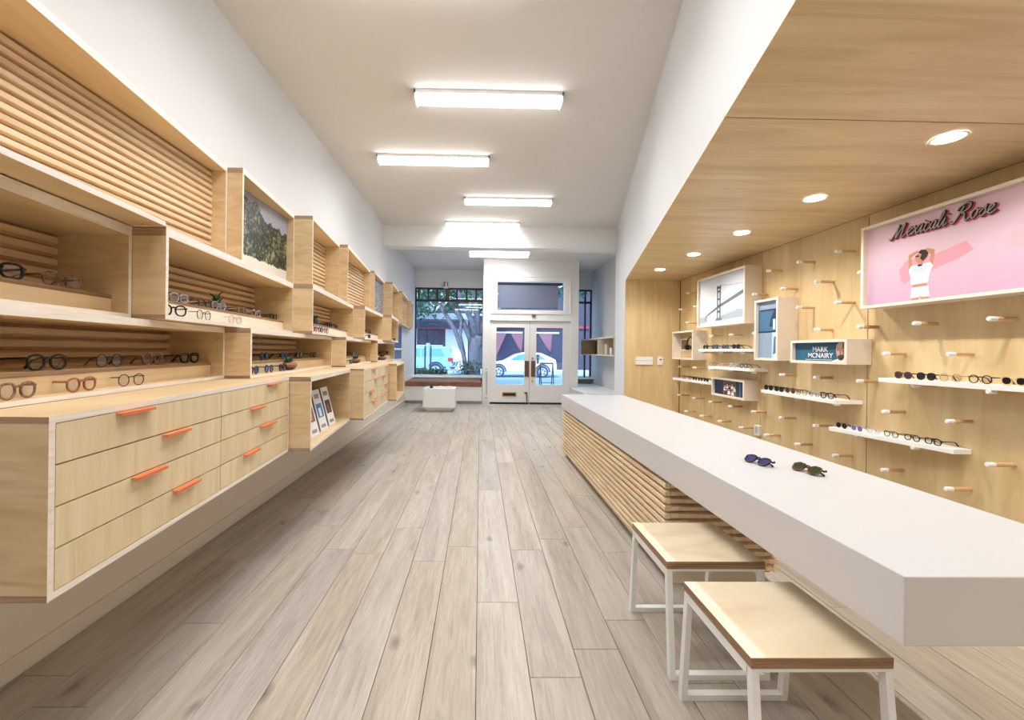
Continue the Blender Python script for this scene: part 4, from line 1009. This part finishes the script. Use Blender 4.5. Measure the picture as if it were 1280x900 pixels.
# script sign letters, one stroke path per letter in (advance, height) units
def spl(pts, n=5):
    out = []; P_ = [pts[0]]+list(pts)+[pts[-1]]
    for k in range(1, len(P_)-2):
        a, b, c, d = P_[k-1:k+3]
        for q in range(n):
            u = q/n
            out.append(tuple(.5*((2*b[i])+(-a[i]+c[i])*u+(2*a[i]-5*b[i]+4*c[i]-d[i])*u*u+(-a[i]+3*b[i]-3*c[i]+d[i])*u**3) for i in (0, 1)))
    out.append(pts[-1]); return out
LET = {
 'M': (1.75, [[(-.35, .12), (-.25, 0), (-.05, .1), (.25, .9), (.45, 1.75), (.42, 1.0), (.42, .05), (.75, .9), (1.15, 1.75), (1.08, 1.0), (1.05, .2), (1.2, 0), (1.5, .25)]]),
 'e': (.72, [[(0, .25), (.3, .5), (.48, .82), (.35, 1.0), (.14, .8), (.1, .35), (.28, .02), (.55, .12), (.75, .3)]]),
 'x': (.82, [[(-.08, .7), (.08, .98), (.22, .78), (.44, .2), (.58, .02), (.84, .25)], [(.74, 1.0), (.6, .9), (.12, .12), (-.04, .02)]]),
 'i': (.5, [[(0, .3), (.22, .98), (.18, .3), (.28, .0), (.52, .28)], [(.34, 1.3), (.37, 1.38)]]),
 'c': (.66, [[(.5, .8), (.36, 1.0), (.15, .8), (.08, .35), (.26, 0), (.5, .1), (.7, .3)]]),
 'a': (.8, [[(.55, .88), (.34, 1.0), (.12, .7), (.1, .25), (.25, .02), (.45, .3), (.58, .95), (.52, .3), (.62, .0), (.85, .28)]]),
 'l': (.52, [[(0, .3), (.3, 1.0), (.42, 1.65), (.3, 1.85), (.18, 1.4), (.16, .4), (.28, 0), (.54, .28)]]),
 'R': (1.45, [[(-.3, .3), (-.2, .02), (.05, .15), (.35, .9), (.55, 1.7)], [(.0, 1.35), (.2, 1.75), (.75, 2.0), (1.15, 1.75), (1.05, 1.25), (.5, 1.0), (.8, .85), (.95, .3), (1.15, 0), (1.5, .3)]]),
 'o': (.78, [[(.35, 1.0), (.12, .75), (.1, .3), (.3, 0), (.55, .3), (.56, .75), (.38, 1.0), (.55, .8), (.82, .85)]]),
 's': (.66, [[(0, .4), (.25, .8), (.42, 1.12), (.44, .7), (.52, .35), (.36, 0), (.12, .12)], [(.45, .1), (.68, .28)]]),
}
def letter(ch, x0, u, yb, zb, par, lab=None):
    mb, m2, m3 = MB(), MB(), MB()
    for path in LET[ch][1]:
        q = spl(path)
        P_ = [(x-.012, yb-(x0+a+b*.28)*u, zb+b*u*.88) for a, b in q]
        mb.tube(P_, .0078, 'ink_sign', 6, flatz=1.0)
        m2.tube([(p_[0]-.0068, p_[1], p_[2]) for p_ in P_], .0032, 'sign_grey', 5)
        m3.tube([(p_[0]+.0105, p_[1]-.001, p_[2]-.002) for p_ in P_], .0096, 'sign_red', 5)
    o = ob('letter', mb, par); ob('letter_face', m2, o, world=False); ob('letter_rim', m3, o, world=False)
    for c in o.children:
        c.location = (0, 0, 0)
        for v_ in c.data.vertices: v_.co -= wloc(par)
flat('ink_sign', (46, 38, 42), .4); flat('sign_grey', (170, 164, 160), .3); flat('sign_red', (214, 84, 100), .5)
sgn = thing('script_sign', 'dark script lettering with grey inlay mounted on the pink poster', 'sign', (x, 2.55, 2.16))
xc = .42; u = .0562
for ch in 'Mexicali':
    letter(ch, xc, u, 2.86, 2.152, sgn); xc += LET[ch][0]*.94
xc += .75
for ch in 'Rose':
    letter(ch, xc, u, 2.86, 2.152, sgn); xc += LET[ch][0]*1.0
print('SIGN END', 2.86-xc*u)
# outlets and controls
def plate(name, label, cat, x0, x1, y0, y1, z0, z1, parts):
    t = thing(name, label, cat, ((x0+x1)/2, (y0+y1)/2, z0))
    ob('plate', MB().box(x0, x1, y0, y1, z0, z1, 'plastic_white'), t, bevel=.002)
    for nm, b_ in parts: ob(nm, MB().box(*b_), t)
plate('thermostat', 'wide white control panel with two bands on the plywood end wall', 'control panel', 2.33, 2.585, 6.175, 6.2, 1.165, 1.283, [('slot', (2.332, 2.583, 6.173, 6.1752, 1.222, 1.229, 'plastic_grey'))])
plate('light_switch', 'small white wall switch beside the wide control panel', 'switch', 2.665, 2.74, 6.18, 6.2, 1.165, 1.285, [('knob', (2.69, 2.715, 6.176, 6.181, 1.235, 1.255, 'gap_dark'))])
plate('wall_outlet', 'white outlet box low on the peg wall behind the counter', 'outlet', 2.965, 3.0, 4.36, 4.435, .48, .585, [('cover', (2.963, 2.966, 4.375, 4.42, .495, .57, 'plastic_grey'))])
# long display box on the far right wall
rb = thing('wall_display_box', 'long open display box high on the far right wall', 'shelf', (3.0, 10.0, 1.26))
xa, xb, ya, yb = 2.80, XR-.004, 8.67, 11.5
ob('top_board', MB().box(xa, xb, ya, yb, 1.655, 1.68, 'pale_box', side={3: 'pale_edge'}), rb); ob('bottom_board', MB().box(xa, xb, ya, yb, 1.262, 1.285, 'pale_box', side={3: 'pale_edge'}), rb)
ob('near_side', MB().box(xa, xb, ya, ya+.02, 1.285, 1.655, 'birch_along', side={3: 'pale_edge'}), rb); ob('far_side', MB().box(xa, xb, yb-.02, yb, 1.285, 1.655, 'birch_along'), rb)
ob('back_panel', MB().box(xb-.012, xb, ya+.02, yb-.02, 1.285, 1.655, 'tan_brown'), rb)
ob('divider', MB().box(xa+.01, xb-.012, 9.9, 9.92, 1.285, 1.655, 'pale_edge'), rb)
for k, (yy, h, mt_, nm) in enumerate(((8.95, .20, 'pale_edge', 'pale upright card in the far right display box, nearest'), (9.25, .16, 'soft_white', 'white upright card in the far right display box, middle'), (9.6, .24, 'pale_box', 'taller cream card in the far right display box, next to the divider'))):
    c_ = thing('display_card', nm, 'card', (2.93, yy, 1.286), 'cards in the far right display box')
    ob('card', MB().box(2.92, 2.926, yy-.07, yy+.07, 1.286, 1.286+h, mt_), c_); ob('foot', MB().box(2.91, 2.955, yy-.02, yy+.02, 1.2855, 1.292, 'plastic_grey'), c_)
# white cube table
cu = thing('cube_table', 'white cube table with chamfered foot standing near the entrance', 'table', (-.88, 9.4, 0))
mb = MB(); x0, x1, y0, y1, ch = -1.225, -.535, 9.04, 9.68, .10
lv = [(0, ch), (ch, 0), (.505, 0)]
pl_ = lambda c: [(x0+c, y0+c), (x1-c, y0+c), (x1-c, y1-c), (x0+c, y1-c)]
for (za, ca), (zb, cb) in zip(lv[:-1], lv[1:]):
    for k in range(4):
        k2 = (k+1) % 4; a_, b_ = pl_(ca), pl_(cb)
        mb.face([(*a_[k], za), (*a_[k2], za), (*b_[k2], zb), (*b_[k], zb)], 'soft_white')
mb.face([(*p_, .505) for p_ in pl_(0)], 'soft_white'); mb.face([(*p_, 0.0005) for p_ in pl_(ch)][::-1], 'soft_white')
ob('body', mb, cu)
mg = thing('open_magazine', 'open magazine lying on the white cube table', 'magazine', (-.78, 9.3, .506))
for k, s in enumerate((-1, 1)):
    ob('page_block', MB().extr([(-.78, .5062), (-.78+s*.21, .5062), (-.78+s*.20, .522), (-.78+s*.1, .534), (-.78, .520)], 1, 9.17, 9.45, 'mag_white'), mg)
plant('small dark pot with a green shoot on the white cube table', (-1.06, 9.2, .506), 'pot', 1.0)
# ------------------------------------------------------------------ the street
GZ = -.12
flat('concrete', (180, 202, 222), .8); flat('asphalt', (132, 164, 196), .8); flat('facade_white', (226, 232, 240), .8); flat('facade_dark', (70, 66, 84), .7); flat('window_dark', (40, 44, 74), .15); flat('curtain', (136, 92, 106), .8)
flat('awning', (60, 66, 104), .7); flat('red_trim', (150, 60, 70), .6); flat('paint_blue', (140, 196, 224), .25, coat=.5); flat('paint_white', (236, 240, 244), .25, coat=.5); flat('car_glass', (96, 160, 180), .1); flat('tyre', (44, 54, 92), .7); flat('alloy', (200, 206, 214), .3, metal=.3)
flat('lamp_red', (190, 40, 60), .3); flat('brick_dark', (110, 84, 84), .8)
noisy('bark', 6, [(.35, (74, 76, 88)), (.65, (112, 114, 128))], .9)
flat('leaf_pale', (214, 220, 206), .6); flat('leaf_teal', (34, 104, 92), .6); flat('leaf_dark', (28, 70, 44), .6); flat('leaf_mid', (58, 108, 66), .6)
struct('ground_sidewalk', MB().box(-14, 16, YW+.15, 17.4, GZ-.15, GZ+.06, 'concrete').box(.13, 2.43, YD+.1, YW+.15, -.03, -.005, 'concrete'))
struct('ground_street', MB().box(-30, 34, 17.4, 27.2, GZ-.2, GZ-.05, 'asphalt'))
struct('ground_far_sidewalk', MB().box(-30, 34, 27.2, 30, GZ-.2, GZ+.05, 'concrete'))
bd = thing('building', 'two-tone building with curtained windows across the street', 'building', (0, 30, GZ))
ob('white_wall', MB().box(-14, -4.55, 30, 34, 0, 4.0, 'facade_white').box(-2.5, -.9, 30, 34, 0, 4.0, 'facade_white').box(-4.55, -2.5, 30, 34, 0, 1.0, 'facade_white').box(-4.55, -2.5, 30, 34, 3.0, 4.0, 'facade_white'), bd)
ob('dark_wall', MB().box(-.9, 16, 30.15, 34, 0, 6.0, 'facade_dark').box(-14, -.9, 30.1, 34, 4.0, 6.0, 'facade_dark'), bd)
ob('window', MB().box(-4.55, -2.5, 30.1, 30.15, 1.0, 3.0, 'window_dark'), bd)
for xx in (-4.5, -3.9, -2.95, -2.55): ob('window_bar', MB().box(xx, xx+.07, 30.02, 30.09, 1.0, 3.0, 'awning'), bd)
ob('awning', MB().box(-5.8, -1.0, 29.2, 30, 2.85, 3.35, 'awning').box(-5.8, -1.0, 29.15, 29.2, 2.82, 2.9, 'red_trim'), bd)
ob('eave', MB().box(-8, -.8, 29.0, 30, 3.5, 3.72, 'facade_white'), bd)
for k in range(5): ob('louvre', MB().box(-1.0, 1.4, 28.8, 28.9, 3.75+k*.26, 3.88+k*.26, 'facade_white'), bd)
for (a_, c_) in ((1.0, 3.35), (3.9, 6.0)):
    w_ = ob('window', MB().box(a_, c_, 30.08, 30.14, .6, 2.7, 'window_dark'), bd)
    ob('window_head', MB().box(a_, c_-.3, 29.98, 30.05, 2.62, 2.72, 'facade_white'), bd)
def curtain(xa, xb, dirn):
    mb = MB(); n_ = 10
    for k in range(n_):
        u0, u1 = k/n_, (k+1)/n_
        dz = lambda u: .05*math.sin(u*PI*10)
        top = lambda u: xa+(xb-xa)*u
        bot = lambda u: (xb if dirn > 0 else xa)+(xb-xa)*u*.12*(-dirn)
        for (v0, v1) in ((0, .5), (.5, 1)):
            Pq = lambda u, v: (top(u)*(1-v)+bot(u)*v, 29.99+dz(u), 2.6-1.6*v)
            mb.face([Pq(u0, v1), Pq(u1, v1), Pq(u1, v0), Pq(u0, v0)], 'curtain')
    ob('curtain', mb, bd)
curtain(1.1, 1.9, -1); curtain(2.2, 3.1, 1); curtain(4.2, 5.3, -1) if False else curtain(4.2, 5.2, 1)
ob('frieze', MB().box(-.9, 14, 30.0, 30.15, 3.0, 3.2, 'red_trim'), bd)
def car(name, label, x0, x1, y, base, prof, glass_pts, wheels, wr_, paint, W_=1.75, lamps=True):
    """prof: side outline in (x, z); the flank towards the shop is at y"""
    t = thing(name, label, 'car', ((x0+x1)/2, y+W_/2, base), 'cars parked across the street')
    ob('body', MB().extr([(a, base+c) for a, c in prof], 1, y, y+W_, paint), t, bevel=.05)
    for g_ in glass_pts:
        ob('side_window', MB().extr([(a, base+c) for a, c in g_], 1, y-.006, y+.004, 'car_glass'), t)
    for wx in wheels:
        w = ob('wheel', MB().tube([(wx, y-.03, base+wr_), (wx, y+.18, base+wr_)], wr_, 'tyre', 24), t)
        rim = MB().tube([(wx, y-.035, base+wr_), (wx, y-.028, base+wr_)], wr_*.66, 'alloy', 20)
        for k in range(5):
            an = 2*PI*k/5+.3; q = Vector((math.cos(an), 0, math.sin(an)))
            rim.tube([Vector((wx, y-.037, base+wr_))+q*wr_*.28, Vector((wx, y-.037, base+wr_))+q*wr_*.5], .05, 'tyre', 5)
        r_o = ob('rim', rim, t)
        ob('wheel_arch', MB().tube([(wx+(wr_+.07)*math.cos(a*PI/8), y-.005, base+wr_+(wr_+.07)*math.sin(a*PI/8)) for a in range(9)], .045, 'tyre', 5), t)
    return t
B0 = GZ-.05
sx = -1.5
car('suv', 'pale blue station-wagon style car seen through the left window', -6, sx, 23.4, B0,
    [(sx-4.6, .45), (sx-4.6, .95), (sx-3.7, 1.1), (sx-2.9, 1.62), (sx-2.6, 1.72), (sx-.5, 1.72), (sx-.22, 1.6), (sx-.02, 1.0), (sx+.04, .55), (sx-.05, .38), (sx-4.5, .32)],
    [[(sx-2.75, 1.12), (sx-2.45, 1.58), (sx-1.85, 1.6), (sx-1.85, 1.12)], [(sx-1.78, 1.12), (sx-1.78, 1.6), (sx-.72, 1.6), (sx-.45, 1.16)], [(sx-3.5, 1.1), (sx-3.0, 1.5), (sx-2.85, 1.12)]], [sx-3.75, sx-.98], .38, 'paint_blue')
su = [o for o in bpy.data.objects if o.name.startswith('suv')][0]
ob('tail_light', MB().box(sx-.30, sx-.02, 23.37, 23.5, B0+.88, B0+1.08, 'lamp_red').box(sx-.2, sx+.05, 23.37, 23.5, B0+.5, B0+.58, 'lamp_red'), su)
ob('roof_rail', MB().box(sx-2.5, sx-.6, 23.45, 23.5, B0+1.74, B0+1.79, 'alloy'), su)
ob('sill_trim', MB().box(sx-4.3, sx-1.5, 23.38, 23.41, B0+.36, B0+.5, 'tyre'), su)
wx0 = .35
car('hatchback', 'white hatchback car seen through the entrance doors', .3, 4.45, 23.6, B0,
    [(wx0, .42), (wx0+.02, .72), (wx0+.5, .86), (wx0+1.05, .96), (wx0+1.7, 1.32), (wx0+2.2, 1.44), (wx0+3.1, 1.42), (wx0+3.7, 1.16), (wx0+3.98, 1.02), (wx0+4.05, .55), (wx0+3.95, .34), (wx0+.1, .30)],
    [[(wx0+1.35, .98), (wx0+1.8, 1.28), (wx0+2.2, 1.34), (wx0+2.3, .98)], [(wx0+2.38, .98), (wx0+2.3, 1.34), (wx0+3.0, 1.33), (wx0+3.4, 1.05)]], [wx0+.72, wx0+3.22], .34, 'paint_white')
# street post, sign board
ps = thing('street_post', 'slim pale post standing outside the left window', 'post', (-2.12, 17.0, GZ))
ob('post', MB().box(-2.17, -2.07, 16.95, 17.05, GZ+.06, 1.58, 'paint_blue'), ps); ob('cap', MB().box(-2.19, -2.05, 16.93, 17.07, 1.56, 1.62, 'alloy'), ps)
for s in (-1, 1): ob('edge_strip', MB().box(-2.12+s*.115-.03, -2.12+s*.115+.03, 16.95, 17.05, GZ+.06, 1.5, 'ink_sign'), ps)
ab = thing('folding_stand', 'black folding stand on the sidewalk outside the right door', 'sign', (2.35, 14.5, GZ+.06))
for s in (-1, 1):
    for xx in (2.12, 2.55): ob('leg', MB().tube([(xx+s*.0, 14.5+s*.28, GZ+.06), (xx, 14.5, .95)], .018, 'ink_sign', 6), ab)
ob('crossbar', MB().box(2.12, 2.55, 14.49, 14.51, .90, .95, 'ink_sign').box(2.12, 2.55, 14.30, 14.32, .25, .27, 'ink_sign'), ab)
# tree
def limb(mb, pts, r): mb.tube([Vector(p) for p in pts], r, 'bark', 9)
tr = thing('street_tree', 'large grey-barked street tree with several leaning trunks', 'tree', (-.25, 15.6, GZ+.05))
mb = MB()
limb(mb, [(-.15, 15.6, GZ), (-.2, 15.6, .6), (-.22, 15.6, 1.3), (-.12, 15.6, 1.9)], [.26, .2, .2, .2]); ob('trunk', mb, tr, smooth=True)
for pts, r in (([(-.2, 15.6, 1.4), (-.55, 15.7, 2.2), (-1.0, 15.8, 3.0), (-1.5, 15.9, 3.8)], [.15, .14, .12, .1]), ([(-.14, 15.6, 1.6), (-.3, 15.4, 2.4), (-.75, 15.3, 3.3), (-1.2, 15.2, 4.2)], [.16, .14, .11, .08]),
               ([(-.1, 15.6, 1.7), (.15, 15.6, 2.5), (.2, 15.7, 3.4), (.5, 15.8, 4.5)], [.15, .13, .1, .08]), ([(-.08, 15.6, 1.7), (-.12, 15.5, 2.6), (-.3, 15.5, 3.6), (-.2, 15.6, 4.6)], [.17, .14, .12, .1]),
               ([(-.45, 15.6, .2), (-.62, 15.6, 1.2), (-.95, 15.6, 2.1), (-1.5, 15.7, 3.0), (-2.0, 15.7, 3.6)], [.13, .11, .11, .09, .06]), ([(-.6, 15.6, 1.2), (-.75, 15.6, 1.9), (-.7, 15.6, 2.6)], [.1, .08, .06]),
               ([(-.05, 15.6, 1.5), (.9, 15.8, 2.6), (2.0, 16.0, 3.2), (3.3, 16.2, 3.5)], [.12, .1, .09, .06])):
    mb = MB(); limb(mb, pts, [q*.78 for q in r]); ob('branch', mb, tr, smooth=True)
def foliage(name, parent, n_, region, size, mats, seed):
    rnd = random.Random(seed); mb = MB()
    for k in range(n_):
        c = Vector(region(rnd)); d = Vector((rnd.uniform(-1, 1), rnd.uniform(-1, 1), rnd.uniform(-1, .6))).normalized()*size*rnd.uniform(.7, 1.3)
        mb.leaf(c, d, size*.28, rnd.choice(mats))
    o = ob(name, mb, parent); o['kind'] = 'stuff'; return o
foliage('foliage', tr, 2600, lambda r: (r.uniform(-4.6, .2), r.uniform(15.2, 17.5), 3.0+abs(r.gauss(0, 1))*.9), .24, ['leaf_teal', 'leaf_teal', 'leaf_dark', 'leaf_mid', 'leaf_pale'], 5)
foliage('foliage', tr, 1200, lambda r: (r.uniform(0, 4.5), r.uniform(15.2, 17.5), 3.6+abs(r.gauss(0, 1))*.9), .24, ['leaf_teal', 'leaf_dark'], 6)
ft = thing('street_tree', 'green tree across the street above the white eave', 'tree', (-7.4, 27.9, GZ+.05))
ob('trunk', MB().tube([(-7.4, 27.9, GZ+.05), (-7.3, 27.9, 3), (-6, 27.9, 4.5)], [.2, .16, .1], 'bark', 8), ft, smooth=True)
foliage('foliage', ft, 1800, lambda r: (r.gauss(-4.4, 1.7), r.uniform(27.2, 28.7), 4.9+r.gauss(0, .55)), .42, ['leaf_teal', 'leaf_mid', 'leaf_dark', 'leaf_teal'], 8)
pb = thing('planter', 'low hedge in a planter just outside the left window', 'planter', (-.9, 12.5, GZ+.06))
ob('box', MB().box(-2.3, -.95, 12.3, 12.9, GZ+.06, .60, 'concrete'), pb)
foliage('hedge_leaves', pb, 1500, lambda r: (r.uniform(-2.22, -1.0), r.uniform(12.33, 12.85), .64+abs(r.gauss(0, .08))), .07, ['leaf_mid', 'leaf_dark', 'leaf_green'], 9)
sb = thing('shrub', 'taller leafy shrub at the foot of the street tree', 'shrub', (-.35, 12.6, GZ+.06))
ob('stem', MB().tube([(-.35, 12.6, GZ+.06), (-.36, 12.6, .8)], .015, 'bark', 6), sb)
foliage('leaves', sb, 1000, lambda r: (max(-.82, min(.0, r.gauss(-.4, .25))), r.uniform(12.35, 12.85), .4+r.random()*.62), .08, ['leaf_mid', 'leaf_dark', 'leaf_teal'], 10)
